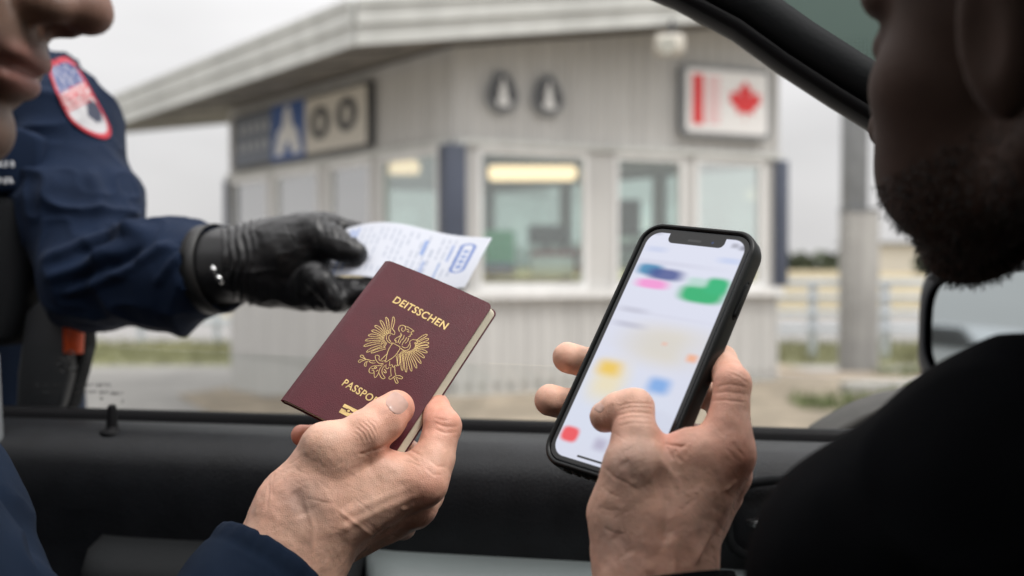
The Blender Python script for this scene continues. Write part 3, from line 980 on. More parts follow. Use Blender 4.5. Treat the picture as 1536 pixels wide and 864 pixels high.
# armrest ledge with a rounded left end
def ledge(u0, u1, m, name, w0=-0.118, d=0.075):
    n = 14; path = []
    mb = MB()
    sec = [(-0.044, 0.012), (-0.05, 0.0145), (-0.044 - d * .8, 0.010), (-0.044 - d, -0.004), (-0.044 - d * .9, -0.05), (-0.046, -0.09)]
    vs = []; uu = [u0 + (u1 - u0) * i / 40 for i in range(41)]
    for i, u in enumerate(uu):
        k = min(1, (u - u0) / 0.05); k = math.sqrt(max(0, 1 - (1 - k) ** 2))
        for v, w in sec:
            vs.append(cp(u, -0.044 + (v + 0.044) * (0.15 + .85 * k), w0 + (w if w > 0 else w)))
    m_ = len(sec)
    fs = [(i * m_ + k, i * m_ + k + 1, (i + 1) * m_ + k + 1, (i + 1) * m_ + k) for i in range(40) for k in range(m_ - 1)]
    fs += [tuple(range(m_)), tuple(40 * m_ + k for k in range(m_))[::-1]]
    mb.add(vs, fs)
    return mb.build(name, m, door, smooth=True)
uA = (ray_v(140, 830, -.06) - CO).dot(CF); uB = (ray_v(545, 830, -.06) - CO).dot(CF)
ledge(uA, uB - .002, M['trim_dark'], 'armrest_pad')
ledge(uB, 1.35, M['armrest'], 'armrest')
# small inside handle with its chrome edge, dark recess lines
hp = ray_v(1122, 790, -.075)
mb = MB()
loop = []
for k in range(28):
    a = 2 * math.pi * k / 28
    loop.append(hp + CF * (0.085 + .10 * math.copysign(abs(math.cos(a)) ** .5, math.cos(a))) + CZ * (.0 + .035 * math.copysign(abs(math.sin(a)) ** .5, math.sin(a))) + CN * (.02))
mb.tube(loop, .004, 8, closed=True); mb.build('handle_surround', M['trim_dark'], door, smooth=True)
mb = MB(); mb.tube([hp + CN * .012, hp + CF * .02 + CN * .004, hp + CF * .07, hp + CF * .12 + CN * .004], [.004, .007, .007, .004], 10); mb.build('door_handle', M['chrome'], door, smooth=True)
# lock knob
kp = ray_v(168, 630, -0.018); kp.z = CO.z - .013
kn = MB()
prof_k = [(.0115, 0), (.0115, .0015), (.0085, .0035), (.0055, .0045), (.0052, .008), (.0042, .024), (.0036, .0265), (.002, .0275), (0.0001, .0276)]
kk = 20; vs = []
for r_, h_ in prof_k:
    for i in range(kk):
        a = 2 * math.pi * i / kk; vs.append(kp + Vector((r_ * math.cos(a), r_ * math.sin(a), h_ - .002)))
kn.add(vs, [(i * kk + j, i * kk + (j + 1) % kk, (i + 1) * kk + (j + 1) % kk, (i + 1) * kk + j) for i in range(len(prof_k) - 1) for j in range(kk)])
kn.build('lock_knob', M['seal'], door, smooth=True)

# window glass, lowered part way: its printed marks stay visible above the sill
gl = MB()
gv0, gv1 = 0.0435, 0.0465
ps = []
for (u, w) in ((-.9, -.02), (1.3, -.02), (1.3, .03), (-.9, .085)):
    ps.append((u, w))
gl.add([cp(u, gv0, w) for u, w in ps] + [cp(u, gv1, w) for u, w in ps], [(0, 1, 2, 3), (4, 7, 6, 5), (0, 4, 5, 1), (1, 5, 6, 2), (2, 6, 7, 3), (3, 7, 4, 0)])
glass = gl.build('window_glass', M['clear'], car)
def text_mesh(txt, size, extrude=0.0, bold=0.0, space=1.0, shear=0.0):
    cu = bpy.data.curves.new('t', 'FONT'); cu.body = txt; cu.size = size; cu.extrude = extrude
    cu.offset = bold; cu.space_character = space; cu.shear = shear; cu.resolution_u = 3
    cu.align_x = 'LEFT'
    ob = bpy.data.objects.new('t', cu); COL.objects.link(ob)
    bpy.context.view_layer.update()
    dg = bpy.context.evaluated_depsgraph_get()
    me = bpy.data.meshes.new_from_object(ob.evaluated_get(dg))
    bpy.data.objects.remove(ob)
    me.materials.clear()
    return me
M['etch'] = mat('etched_print', (0.02, 0.02, 0.02), .6)
def glass_mark(txt, px, py, hpx):
    p = ray_v(px, py, gv0 - .0006); d = (p - EYE).dot(FW)
    s = hpx / FPX * d / .7
    me = text_mesh(txt, s, .00005, .0, 1.05)
    Mx = Matrix.Translation(p) @ Matrix((( CF.x, 0, -CN.x, 0), (CF.y, 0, -CN.y, 0), (0, 1, 0, 0), (0, 0, 0, 1)))
    link('glass_print', me, M['etch'], glass, mw=Mx)
# the print is unreadable in the photo: rows of tiny broken strokes and an asterisk-like stamp
def strokes(rows, name):
    mb = MB(); rnd = random.Random(11)
    for x0, x1, y, h in rows:
        x = x0
        while x < x1:
            w = rnd.uniform(1.2, 3.4)
            for k in range(rnd.choice((1, 2, 2))):
                a = ray_v(x + rnd.uniform(0, w), y - h * rnd.uniform(0, .4), gv0 - .0008); b = ray_v(x + rnd.uniform(0, w), y + h * rnd.uniform(.3, .8), gv0 - .0008)
                mb.tube([a, (a + b) / 2 + CF * rnd.uniform(-.0005, .0005), b], .0004, 4)
            x += w + rnd.uniform(.6, 1.6)
            if rnd.random() < .12: x += 4
    mb.build(name, M['etch'], glass)
strokes([(52, 100, 577, 4), (112, 132, 577, 4), (136, 163, 576, 5), (52, 88, 588, 4), (108, 145, 587, 4), (150, 160, 588, 5), (166, 186, 589, 5), (150, 158, 597, 5), (182, 186, 601, 5)], 'glass_print')
mb = MB()
for dx, dy, rx, ry in ((-9, -2, 7, 5), (6, -12, 6, 7), (9, 6, 7, 6), (-3, 9, 6, 6)):
    mb.tube([ray_v(100 + dx + rx * math.cos(a), 545 + dy + ry * math.sin(a), gv0 - .0008) for a in [2 * math.pi * k / 14 for k in range(14)]], .0008, 5, closed=True)
mb.build('glass_stamp', M['etch'], glass)

# roof rail and front pillar: swept beam following the opening
VR = -0.10
rail_px = [(-1900, -520), (-900, -330), (-200, -230), (300, -160), (700, -95), (900, -45), (1010, 0), (1100, 48), (1170, 99), (1250, 151), (1315, 191), (1350, 218), (1420, 268), (1520, 345), (1640, 440), (1760, 520)]
edge = [ray_v(x, y, VR) for x, y in rail_px]
def beam(name, offs, m, parent, smooth=True):
    """offs: list of (normal-to-edge offset in the side plane, v offset)"""
    mb = MB(); n = len(offs); vs = []
    for i, p in enumerate(edge):
        t = (edge[min(i + 1, len(edge) - 1)] - edge[max(i - 1, 0)]).normalized()
        up = CN.cross(t).normalized()
        if up.z < 0: up = -up
        for a, v in offs:
            vs.append(p + up * a + CN * v)
    fs = [(i * n + k, i * n + (k + 1) % n, (i + 1) * n + (k + 1) % n, (i + 1) * n + k) for i in range(len(edge) - 1) for k in range(n)]
    mb.add(vs, fs)
    return mb.build(name, m, parent, smooth=smooth)
beam('pillar_seal', [(0, .03), (-.002, .012), (0.001, -.004), (.008, -.010), (.011, 0), (.011, .03)], M['seal'], car)
beam('roof_pillar', [(.0115, .028), (.0115, -.003), (.015, -.008), (.021, -.011), (.028, -.0115), (.034, -.009), (.039, -.004), (.041, .028)], M['trim_dark'], car)
# pillar trim in fabric and the perforated sun shade above it
M['shade'] = bpy.data.materials.new('sun_shade'); M['shade'].use_nodes = True
def build_shade(m):
    N, L = m.node_tree.nodes, m.node_tree.links; b = N["Principled BSDF"]
    b.inputs["Base Color"].default_value = (.10, .15, .13, 1); b.inputs["Roughness"].default_value = .8
    tc = N.new("ShaderNodeTexCoord"); v = N.new("ShaderNodeTexVoronoi"); v.inputs["Scale"].default_value = 300; v.inputs["Randomness"].default_value = 0.0
    L.new(tc.outputs["Object"], v.inputs["Vector"])
    r = N.new("ShaderNodeMath"); r.operation = 'GREATER_THAN'; r.inputs[1].default_value = .36
    L.new(v.outputs["Distance"], r.inputs[0])
    a = N.new("ShaderNodeMapRange"); a.inputs["To Min"].default_value = .50; a.inputs["To Max"].default_value = 1.0
    L.new(r.outputs[0], a.inputs["Value"]); L.new(a.outputs[0], b.inputs["Alpha"])
build_shade(M['shade'])
def strip(name, pxs, depth, m, th=.004):
    mb = MB(); q = [at(x, y, depth) for x, y in pxs]; n = len(q)
    mb.add(q + [v + FW * th for v in q], [tuple(range(n)), tuple(range(n, 2 * n))[::-1]] + [(i, n + i, n + (i + 1) % n, (i + 1) % n) for i in range(n)])
    return mb.build(name, m, car)
strip('sun_shade', [(1080, -260), (1130, -20), (1205, 50), (1300, 105), (1420, 170), (1640, 300), (1760, -260)], .86, M['shade'])
strip('pillar_cloth', [(1000, -120), (1085, -22), (1200, 58), (1310, 128), (1420, 190), (1640, 330), (1680, 240), (1400, 132), (1298, 86), (1228, 44), (1166, -4), (1100, -120)], .845, M['liner'])

# roof skin with an unseen opening shaped to light the hands and shade the heads, opposite door, floor, dash, rear: close the cabin
roof = MB()
zr = 0.53
for (u0, u1, v0, v1) in ((-1.5, -.30, -1.65, -.12), (-.30, .72, -1.65, -.64), (.72, 1.12, -1.65, -.50), (1.12, 1.30, -1.65, -.12)):
    roof.box(cp((u0 + u1) / 2, (v0 + v1) / 2, zr), (u1 - u0, v1 - v0, .03), Matrix(((CF.x, CN.x, 0), (CF.y, CN.y, 0), (0, 0, 1))))
roof.build('roof_liner', M['liner'], car)
RM = Matrix(((CF.x, CN.x, 0), (CF.y, CN.y, 0), (0, 0, 1)))
def cbox(name, u, v, w, su, sv, sw, m, bevel=0.0):
    mb = MB(); mb.box(cp(u, v, w), (su, sv, sw), RM); return mb.build(name, m, car, bevel=bevel)
cbox('floor_pan', .2, -.8, -.93, 3.6, 1.75, .04, M['trim_dark'])
cbox('far_door', .2, -1.68, -.45, 3.4, .06, .9, M['door'], .01)
cbox('dashboard', 1.75, -.8, -.30, .45, 1.6, .5, M['door'], .05)
cbox('rear_bulkhead', -1.55, -.8, -.40, .08, 1.6, 1.0, M['door'], .02)
M['fill_cut'] = glass_mat('fill_cut_glass', (0.16, 0.17, 0.17), 0.05)  # dark tint added on unseen panes to cut fill from behind the camera
cbox('far_fill_cut_pane', .9, -1.68, .27, 2.0, .006, .52, M['fill_cut'])
M['windscreen'] = glass_mat('windscreen_glass', (0.80, 0.86, 0.84), 0.05)
cbox('windscreen', 1.62, -.8, .30, .006, 1.6, .46, M['windscreen'])
cbox('rear_fill_cut_pane', -1.56, -.8, .30, .006, 1.6, .46, M['fill_cut'])
cbox('centre_pillar', -.28, -1.66, .25, .12, .05, .56, M['trim_dark'])
# middle pillar at the left edge of the picture
pp = [ray_v(-8, 530, -.03), ray_v(-6, 560, -.03), ray_v(-4, 600, -.03), ray_v(0, 680, -.035), ray_v(4, 780, -.04), ray_v(8, 900, -.04)]
mb = MB(); mb.tube(pp, [.004] * 6, 10); mb.build('belt_webbing', M['grey'], car, smooth=True)
pp = [ray_v(-130, -300, -.02), ray_v(-120, 300, .01), ray_v(-110, 610, .01), ray_v(-100, 760, -.02)]
mb = MB(); mb.tube(pp, [.035] * 4, 10); mb.build('middle_pillar', M['trim_dark'], car, smooth=True)

# outside mirror
mir = empty('door_mirror', at(1480, 500, 1.08)); mir.parent = car; mir.matrix_parent_inverse = car.matrix_world.inverted()
bpy.context.view_layer.update()
mc = at(1496, 496, 1.09)
dray = (mc - EYE).normalized(); rr_ = Vector((-.93, .36, 0.005)).normalized(); mn = (rr_ - dray).normalized()
mx = CZ.cross(mn).normalized(); my = mn.cross(mx).normalized()
if my.z < 0: my = -my
def sup(a, rx, ry, e=.62): return (rx * math.copysign(abs(math.cos(a)) ** e, math.cos(a)), ry * math.copysign(abs(math.sin(a)) ** e, math.sin(a)))
NN = 40
hs = MB(); rings = []
for dz, s_ in ((0.012, 1.0), (0.014, 1.10), (0.006, 1.22), (-.015, 1.27), (-.04, 1.22), (-.065, 1.0), (-.078, .7), (-.084, .3), (-.085, .02)):
    ring = []
    for k in range(NN):
        x, y = sup(2 * math.pi * k / NN, .094, .066)
        gx = math.copysign(abs(x) + (s_ - 1) * .072, x) if s_ > 1 else x * s_; gy = math.copysign(abs(y) + (s_ - 1) * .07, y) if s_ > 1 else y * s_
        ring.append(mc + mx * gx + my * gy + mn * dz)
    rings += ring
hs.add(rings, [(i * NN + k, i * NN + (k + 1) % NN, (i + 1) * NN + (k + 1) % NN, (i + 1) * NN + k) for i in range(8) for k in range(NN)])
hs.build('mirror_housing', M['mirror_shell'], mir, smooth=True)
gm = MB(); gm.add([mc + mx * sup(2 * math.pi * k / NN, .0945, .0665)[0] + my * sup(2 * math.pi * k / NN, .0945, .0665)[1] + mn * .006 for k in range(NN)], [tuple(range(NN))])
gm.build('mirror_glass', M['mirror'], mir)
# sail cover at the mirror's foot
mb = MB()
base = [ray_v(x, y, .08) for x, y in ((1225, 662), (1262, 640), (1300, 620), (1345, 606), (1400, 596), (1480, 590), (1560, 590), (1560, 700), (1225, 700))]
n = len(base); mb.add(base + [v + CN * .09 for v in base], [tuple(range(n)), tuple(range(n, 2 * n))[::-1]] + [(i, (i + 1) % n, n + (i + 1) % n, n + i) for i in range(n)])
M['sail'] = mat('mirror_foot_plastic', (.05, .045, .04), .6, noise=20, var=.2)
mb.build('mirror_foot', M['sail'], mir, bevel=.006)

# two parked cars behind the officer's side of the lane, seen in the mirror
def mirrored(px, py, dist):
    d = (at(px, py, 1.0) - EYE).normalized()
    k = (mc - EYE).dot(mn) / d.dot(mn); P = EYE + d * k
    r = d - mn * 2 * d.dot(mn)
    return P + r * dist
for px, dist, paint, rz, lab in ((1440, 19.0, 'silver', 1.9, 'pale silver parked car reflected in the door mirror, the nearer one'),
                                 (1462, 25.0, 'white', 1.2, 'white parked car reflected in the door mirror behind the silver one')):
    q = mirrored(px, 505, dist)
    t = tag(empty('parked_car'), lab, 'car')
    car_mesh(t, paints[paint]); t.location = (q.x, q.y, 0.004); t.rotation_euler = (0, 0, rz)
# ================================================================== THINGS IN THE HANDS
# ------------------------------------------------------------------ passport
pBL, pTL, pTR, pBR = at(422, 601, .649), at(580, 386, .708), at(740, 462, .680), at(589, 677, .621)
PX = (pTR - pTL) + (pBR - pBL); PWm = .088; PX.normalize()
PY = (pTL - pBL) + (pTR - pBR); PY = (PY - PX * PY.dot(PX)).normalized()
PZ = PX.cross(PY).normalized()
if PZ.dot(FW) > 0: PZ = -PZ
PHm = .1255
pBL = (pTL + pTR + pBL + pBR) / 4 - PX * PWm / 2 - PY * PHm / 2
passport = tag(empty('passport', pBL), 'burgundy passport with gold lettering and a gold eagle, held in a bare hand', 'passport')
def plane_hit(px, py, O, nrm):
    d1 = at(px, py, 1.0) - EYE
    return EYE + d1 * ((O - EYE).dot(nrm) / d1.dot(nrm))
TH = .0052                                 # booklet thickness
def pl(px, py):
    h = plane_hit(px, py, pBL, PZ) - pBL
    return h.dot(PX), h.dot(PY)
def pz(x, y):
    """height of the front cover above the back plane"""
    t = x / PWm
    s = min(1, t / .07); s = math.sin(s * math.pi / 2) ** .7
    bow = .0016 * math.sin(math.pi * min(1, t)) * (0.6 + .4 * y / PHm)
    dip = -.0022 * math.exp(-(((x - .062) / .018) ** 2 + ((y - .018) / .03) ** 2))
    return -.0025 + .0025 * s + bow + dip + .0006 * t
def P3(x, y, z=0.0): return pBL + PX * x + PY * y + PZ * z
def xmax(y, inset=0.0, r=.0042):
    W, H = PWm - inset, PHm - inset
    y_ = min(y - inset, H - y)
    if y_ < r: return W - r + math.sqrt(max(0, r * r - (r - y_) ** 2))
    return W
def sheet(z0, th, inset, name, m, parent, n=46, mm=70, follow=1.0, splay=(0, 0)):
    ys = [inset + (PHm - 2 * inset) * (0.5 - .5 * math.cos(math.pi * j / mm)) for j in range(mm + 1)]
    top, bot = [], []
    for y in ys:
        xm = xmax(y, inset)
        for i in range(n + 1):
            t = i / n; x = xm * t
            z = pz(x, y) * follow + z0
            top.append(P3(x + splay[0] * t, y, z)); bot.append(P3(x + splay[1] * t, y, z - th))
    mb = MB(); N_ = n + 1; T = len(top); fs = []
    for j in range(mm):
        for i in range(n):
            a = j * N_ + i
            fs.append((a, a + 1, a + N_ + 1, a + N_)); fs.append((T + a, T + a + N_, T + a + N_ + 1, T + a + 1))
    for i in range(n):
        fs.append((i, T + i, T + i + 1, i + 1)); a = mm * N_ + i; fs.append((a, a + 1, T + a + 1, T + a))
    for j in range(mm):
        a = j * N_; fs.append((a, a + N_, T + a + N_, T + a)); a = j * N_ + n; fs.append((a, T + a, T + a + N_, a + N_))
    mb.add(top + bot, fs)
    return mb.build(name, m, parent, smooth=False)
M['cover'] = mat('burgundy_leatherette', (0.074, 0.0036, 0.0105), .45, noise=60, var=.12, bump=(900, .6, .0004, 'voronoi'), spec=.38)
M['gold'] = mat('gold_foil', (0.62, 0.45, 0.19), .45, metal=.55, noise=300, var=.2)
M['pages'] = mat('cream_pages', (0.62, 0.58, 0.46), .7, bump=(2500, .5, .0004))
fc = sheet(0, .0007, 0, 'front_cover', M['cover'], passport)
for f in fc.data.polygons: f.use_smooth = True
try: fc.data.set_sharp_from_angle(angle=R(40))
except Exception: pass
sheet(-.0009, .0048, .0010, 'page_block', M['pages'], passport, follow=.7, splay=(-.0002, .0036))
bcv = sheet(-.0059, .0007, 0, 'back_cover', M['cover'], passport, follow=.35, splay=(.0034, .0034))
# spine wrap
mb = MB(); sp = []
for j in range(21):
    y = PHm * j / 20
    z1_ = pz(0, y); z0_ = -.0059 - .0009
    for k in range(7):
        a = math.pi * (k / 6)
        zc = (z1_ + z0_) / 2; rz_ = (z1_ - z0_) / 2
        sp.append(P3(-.0016 * math.sin(a), y, zc + rz_ * math.cos(a)))
mb.add(sp, [(j * 7 + k, j * 7 + k + 1, (j + 1) * 7 + k + 1, (j + 1) * 7 + k) for j in range(20) for k in range(6)])
mb.build('spine', M['cover'], passport, smooth=True)

def foil_strokes(name, lines, r, parent=fc, lift=.00012):
    mb = MB()
    for ln in lines:
        pts = []
        for (x, y) in ln:
            pts.append(P3(x, y, pz(x, y) + lift))
        closed = len(ln) > 3 and abs(ln[0][0] - ln[-1][0]) < 1e-6 and abs(ln[0][1] - ln[-1][1]) < 1e-6
        if closed: pts = pts[:-1]
        # flat ribbon on the cover
        m_ = len(pts); vs = []
        for i, p in enumerate(pts):
            t = (pts[(i + 1) % m_] - pts[i - 1]) if closed else (pts[min(i + 1, m_ - 1)] - pts[max(i - 1, 0)])
            if t.length < 1e-9: t = PX.copy()
            s_ = PZ.cross(t.normalized()) * r
            vs += [p - s_, p + s_]
        fs = [(2 * i, 2 * i + 1, (2 * i + 3) % (2 * m_), (2 * i + 2) % (2 * m_)) for i in range(m_ if closed else m_ - 1)]
        mb.add(vs, fs)
    return mb.build(name, M['gold'], parent)
def zz(*pts):      # emblem tracing units -> cover coordinates
    return [pl(520 + x / 5.4, 440 + y / 5.4) for x, y in pts]
def smooth_line(pts, it=2, closed=False):
    for _ in range(it):
        out = []
        n = len(pts)
        rng_ = range(n if closed else n - 1)
        if not closed: out.append(pts[0])
        for i in rng_:
            a, b = pts[i], pts[(i + 1) % n]
            out += [(a[0] * .75 + b[0] * .25, a[1] * .75 + b[1] * .25), (a[0] * .25 + b[0] * .75, a[1] * .25 + b[1] * .75)]
        if not closed: out.append(pts[-1])
        pts = out
    return pts
def feather(a, b, w, bend=0.0):
    ax, ay = a; bx, by = b; dx, dy = bx - ax, by - ay; L = math.hypot(dx, dy); nx, ny = -dy / L, dx / L
    def q(t, s): return (ax + dx * t + nx * (s * w + bend * math.sin(math.pi * t * .9)), ay + dy * t + ny * (s * w + bend * math.sin(math.pi * t * .9)))
    return [q(0, .55), q(.3, .8), (q(.65, 1.0)), q(.88, .75), q(1.0, .05), q(.92, -.55), q(.65, -.8), q(.3, -.7), q(0, -.5)]
em = []
LW = [((366, 302), (380, 198)), ((340, 300), (320, 202)), ((315, 310), (272, 228)), ((296, 322), (228, 272)), ((282, 342), (203, 312)), ((272, 362), (176, 350)), ((268, 385), (152, 393)), ((274, 408), (139, 440)), ((292, 432), (162, 488)), ((318, 455), (200, 494))]
RWg = [((570, 398), (658, 345)), ((588, 412), (669, 380)), ((592, 430), (670, 414)), ((588, 448), (668, 442)), ((578, 465), (655, 490)), ((562, 480), (632, 532)), ((540, 494), (604, 578)), ((518, 505), (568, 616)), ((494, 512), (526, 640)), ((468, 514), (482, 646)), ((444, 508), (450, 634)), ((425, 500), (418, 596))]
for a, b in LW: em.append(smooth_line(zz(*feather(a, b, 11, 6)), 1))
for a, b in RWg: em.append(smooth_line(zz(*feather(a, b, 11, -5)), 1))
for i in range(len(LW) - 1):
    a = ((LW[i][0][0] + LW[i + 1][0][0]) / 2, (LW[i][0][1] + LW[i + 1][0][1]) / 2)
    c = (345, 370); b = (a[0] * .5 + c[0] * .5, a[1] * .5 + c[1] * .5)
    em.append(zz(*feather(b, a, 7)))
for i in range(len(RWg) - 1):
    a = ((RWg[i][0][0] + RWg[i + 1][0][0]) / 2, (RWg[i][0][1] + RWg[i + 1][0][1]) / 2)
    c = (510, 435); b = (a[0] * .58 + c[0] * .42, a[1] * .58 + c[1] * .42)
    em.append(zz(*feather(b, a, 6)))
for ln in ([(375, 300), (396, 325), (388, 350), (366, 335), (345, 330), (325, 350), (325, 385), (345, 410), (372, 416)],
           [(360, 345), (343, 360), (345, 385), (362, 402)],
           [(440, 455), (470, 476), (505, 468), (522, 440), (512, 412), (520, 392), (545, 384), (580, 392)],
           [(450, 440), (475, 455), (500, 445), (508, 425)],
           [(378, 412), (350, 450), (332, 492), (322, 545), (308, 572), (350, 548), (392, 520), (415, 490), (442, 448), (410, 430), (378, 412)],
           [(432, 322), (422, 300), (430, 276), (455, 268), (478, 278), (482, 300), (468, 320), (450, 316), (446, 298), (458, 290)],
           [(478, 278), (505, 286), (530, 304), (552, 320), (530, 322), (522, 330), (536, 346), (515, 345), (520, 362), (502, 362)],
           [(486, 306), (498, 304), (508, 314)], [(492, 320), (512, 326)],
           [(440, 330), (446, 348), (428, 362), (405, 372), (388, 392), (406, 392), (396, 408), (414, 404)],
           [(452, 345), (436, 370), (424, 392), (420, 412)], [(470, 350), (462, 376), (440, 398), (430, 420)], [(490, 368), (476, 392), (456, 414), (450, 432)], [(505, 372), (498, 398), (478, 416)],
           [(404, 515), (412, 560), (414, 602), (396, 585), (380, 612), (368, 580), (346, 600), (352, 560)],
           [(300, 575), (268, 580), (240, 552), (232, 515), (250, 508), (270, 518), (262, 545), (285, 560), (318, 552)],
           [(330, 500), (298, 530), (280, 548)],
           [(232, 555), (205, 555), (178, 546)], [(236, 572), (205, 575), (180, 556)],
           [(178, 548), (150, 540), (128, 530), (110, 520), (118, 508), (138, 512), (144, 530), (160, 545)],
           [(160, 545), (130, 555), (104, 572), (96, 556), (110, 545), (135, 548)],
           [(172, 556), (162, 580), (160, 602), (146, 596), (148, 575), (164, 560)],
           [(360, 605), (358, 640), (364, 672)], [(392, 600), (392, 640), (400, 668)],
           [(364, 672), (345, 680), (342, 698), (362, 700), (378, 684), (402, 672)],
           [(402, 672), (430, 670), (456, 684), (452, 698), (425, 694), (404, 684)],
           [(384, 686), (392, 712), (404, 734), (420, 726), (410, 706), (398, 686)],
           [(300, 585), (262, 596), (228, 594), (204, 602), (184, 624), (184, 648), (206, 656), (226, 650), (222, 632), (206, 630)],
           [(226, 650), (224, 676), (232, 692), (250, 672), (262, 650), (268, 620), (290, 596)],
           [(262, 650), (276, 680), (292, 700), (316, 690), (300, 672), (286, 646), (292, 616), (312, 592)],
           [(300, 640), (322, 656), (322, 636), (306, 622)], [(322, 585), (318, 610), (334, 622), (346, 604)], [(228, 606), (240, 600), (246, 612), (232, 616), (228, 606)],
           [(205, 618), (228, 620), (250, 610)], [(240, 640), (256, 628)]):
    em.append(smooth_line(zz(*ln), 1))
foil_strokes('gold_eagle', em, .00018)
def cover_text(txt, pa, pb, hpx, bold):
    """gold letters along the cover from pixel pa to pb"""
    a = pl(*pa); b = pl(*pb)
    me = text_mesh(txt, 1.0, 0, bold, 1.08)
    co = np.zeros(len(me.vertices) * 3, dtype=np.float32); me.vertices.foreach_get("co", co); co = co.reshape(-1, 3)
    w = co[:, 0].max() - co[:, 0].min(); h = co[:, 1].max() - co[:, 1].min()
    L = math.hypot(b[0] - a[0], b[1] - a[1]); ux, uy = (b[0] - a[0]) / L, (b[1] - a[1]) / L
    sx = L / w; H = hpx / FPX * .70; sy = H / h
    out = []
    for x, y, _ in co:
        X = (x - co[:, 0].min()) * sx; Y = (y - co[:, 1].min()) * sy
        cx, cy = a[0] + ux * X - uy * Y, a[1] + uy * X + ux * Y
        out.append(P3(cx, cy, pz(cx, cy) + .00012))
    me.vertices.foreach_set("co", np.array(out, dtype=np.float32).ravel()); me.update()
    return link('gold_lettering', me, M['gold'], fc)
cover_text('DEITSSCHEN', (588.5, 455), (667, 496.5), 12.5, .016)
cover_text('PASSPORT', (512.5, 579), (571, 612), 11.5, .012)
# chip symbol
sx0, sy0 = pl(513, 613); ux, uy = pl(533, 622); L_ = math.hypot(ux - sx0, uy - sy0); ex_, ey_ = (ux - sx0) / L_, (uy - sy0) / L_
def sq(x, y): return (sx0 + ex_ * x - ey_ * y, sy0 + ey_ * x + ex_ * y)
def foil_poly(polys, name):
    mb = MB()
    for p in polys:
        mb.add([P3(*sq(x, y), pz(*sq(x, y)) + .00014) for x, y in p], [tuple(range(len(p)))])
    mb.build(name, M['gold'], fc)
s = .0001
foil_poly([[(0, 10 * s), (32 * s, 10 * s), (39 * s, 15 * s), (62 * s, 15 * s), (69 * s, 10 * s), (100 * s, 10 * s), (100 * s, 34 * s), (0, 34 * s)],
           [(0, -34 * s), (100 * s, -34 * s), (100 * s, -2 * s), (69 * s, -2 * s), (62 * s, -10 * s), (39 * s, -10 * s), (32 * s, -2 * s), (0, -2 * s)],
           [(50 * s + 9 * s * math.cos(a), 3 * s + 9 * s * math.sin(a)) for a in [k * math.pi / 6 for k in range(12)]]], 'chip_symbol')

# ------------------------------------------------------------------ phone
cTL, cTR, cBL, cBR = at(969, 327, .637), at(1144, 352, .581), at(805, 694, .586), at(979, 740, .530)
QX = ((cTR - cTL) + (cBR - cBL)).normalized(); QY = ((cTL - cBL) + (cTR - cBR)); QY = (QY - QX * QY.dot(QX)).normalized()
QZ = QX.cross(QY).normalized()
if QZ.dot(FW) > 0: QZ = -QZ
QC = (cTL + cTR + cBL + cBR) / 4
QW, QH = .083, .168
phone = tag(empty('smartphone', QC), 'large smartphone in a black case, held upright with a blurry bright app on its screen', 'phone')
def Q3(x, y, z=0.0): return QC + QX * x + QY * y + QZ * z
def ql(px, py, z=-.001):
    h = plane_hit(px, py, QC + QZ * z, QZ) - QC
    return h.dot(QX), h.dot(QY)
M['case'] = mat('black_case', (0.0045, 0.0055, 0.0055), .42, spec=.28, bump=(800, .12, .0003))
M['bezel'] = mat('phone_frame', (0.02, 0.022, 0.024), .25, metal=.6)
def rr_ring(w, h, r, n=10):
    out = []
    for cx, cy, a0 in ((w - r, h - r, 0), (-w + r, h - r, 90), (-w + r, -h + r, 180), (w - r, -h + r, 270)):
        for k in range(n + 1):
            a = R(a0 + 90 * k / n); out.append((cx + r * math.cos(a), cy + r * math.sin(a)))
    return out
w2, h2 = QW / 2, QH / 2
prof_c = [(-.0031, -.0022, .0122), (-.0031, -.0002, .0122), (-.0023, .0004, .0128), (-.0012, .0004, .0138), (-.0002, -.0010, .0148), (0, -.004, .015), (0, -.0095, .015), (-.0006, -.0118, .0145), (-.0022, -.0130, .013), (-.0050, -.0134, .011)]
mb = MB(); NR = 44; vs = []
for off, z, r in prof_c:
    vs += [Q3(x, y, z) for x, y in rr_ring(w2 + off, h2 + off, r)]
fs = [(i * NR + k, i * NR + (k + 1) % NR, (i + 1) * NR + (k + 1) % NR, (i + 1) * NR + k) for i in range(len(prof_c) - 1) for k in range(NR)]
fs.append(tuple((len(prof_c) - 1) * NR + k for k in range(NR)))
mb.add(vs, fs); case = mb.build('case', M['case'], phone, smooth=True)
mb = MB()
fr = [(-.0032, -.0020), (-.0038, -.0009), (-.0044, -.0012)]
vs = []
for off, z in fr: vs += [Q3(x, y, z) for x, y in rr_ring(w2 + off, h2 + off, .0112)]
mb.add(vs, [(i * NR + k, i * NR + (k + 1) % NR, (i + 1) * NR + (k + 1) % NR, (i + 1) * NR + k) for i in range(2) for k in range(NR)])
mb.build('frame', M['bezel'], phone, smooth=True)
# side button, bottom ribs, top seam
for y0, y1 in ((.030, .052),):
    mb = MB(); mb.prism(rr_ring((y1 - y0) / 2, .0017, .0016, 4), Q3(w2 - .0006, (y0 + y1) / 2, -.0066), QY, QZ, QX, .0018)
    mb.build('side_button', M['case'], case, bevel=.0003)
    mb = MB(); mb.tube([Q3(w2 + .0001 + .0001 * math.cos(a), (y0 + y1) / 2 + (y1 - y0) / 2 * 1.15 * math.cos(a), -.0066 + .0028 * math.sin(a)) for a in [2 * math.pi * k / 24 for k in range(24)]], .00028, 6, closed=True)
    mb.build('button_groove', M['bezel'], case)
for k in range(4):
    mb = MB(); mb.prism(rr_ring(.0022, .0026, .001, 3), Q3(-w2 + .020 + k * .0065, -h2 + .0004, -.0062), QX, QZ, -QY, .0012)
    mb.build('case_rib', M['case'], case, bevel=.0003)

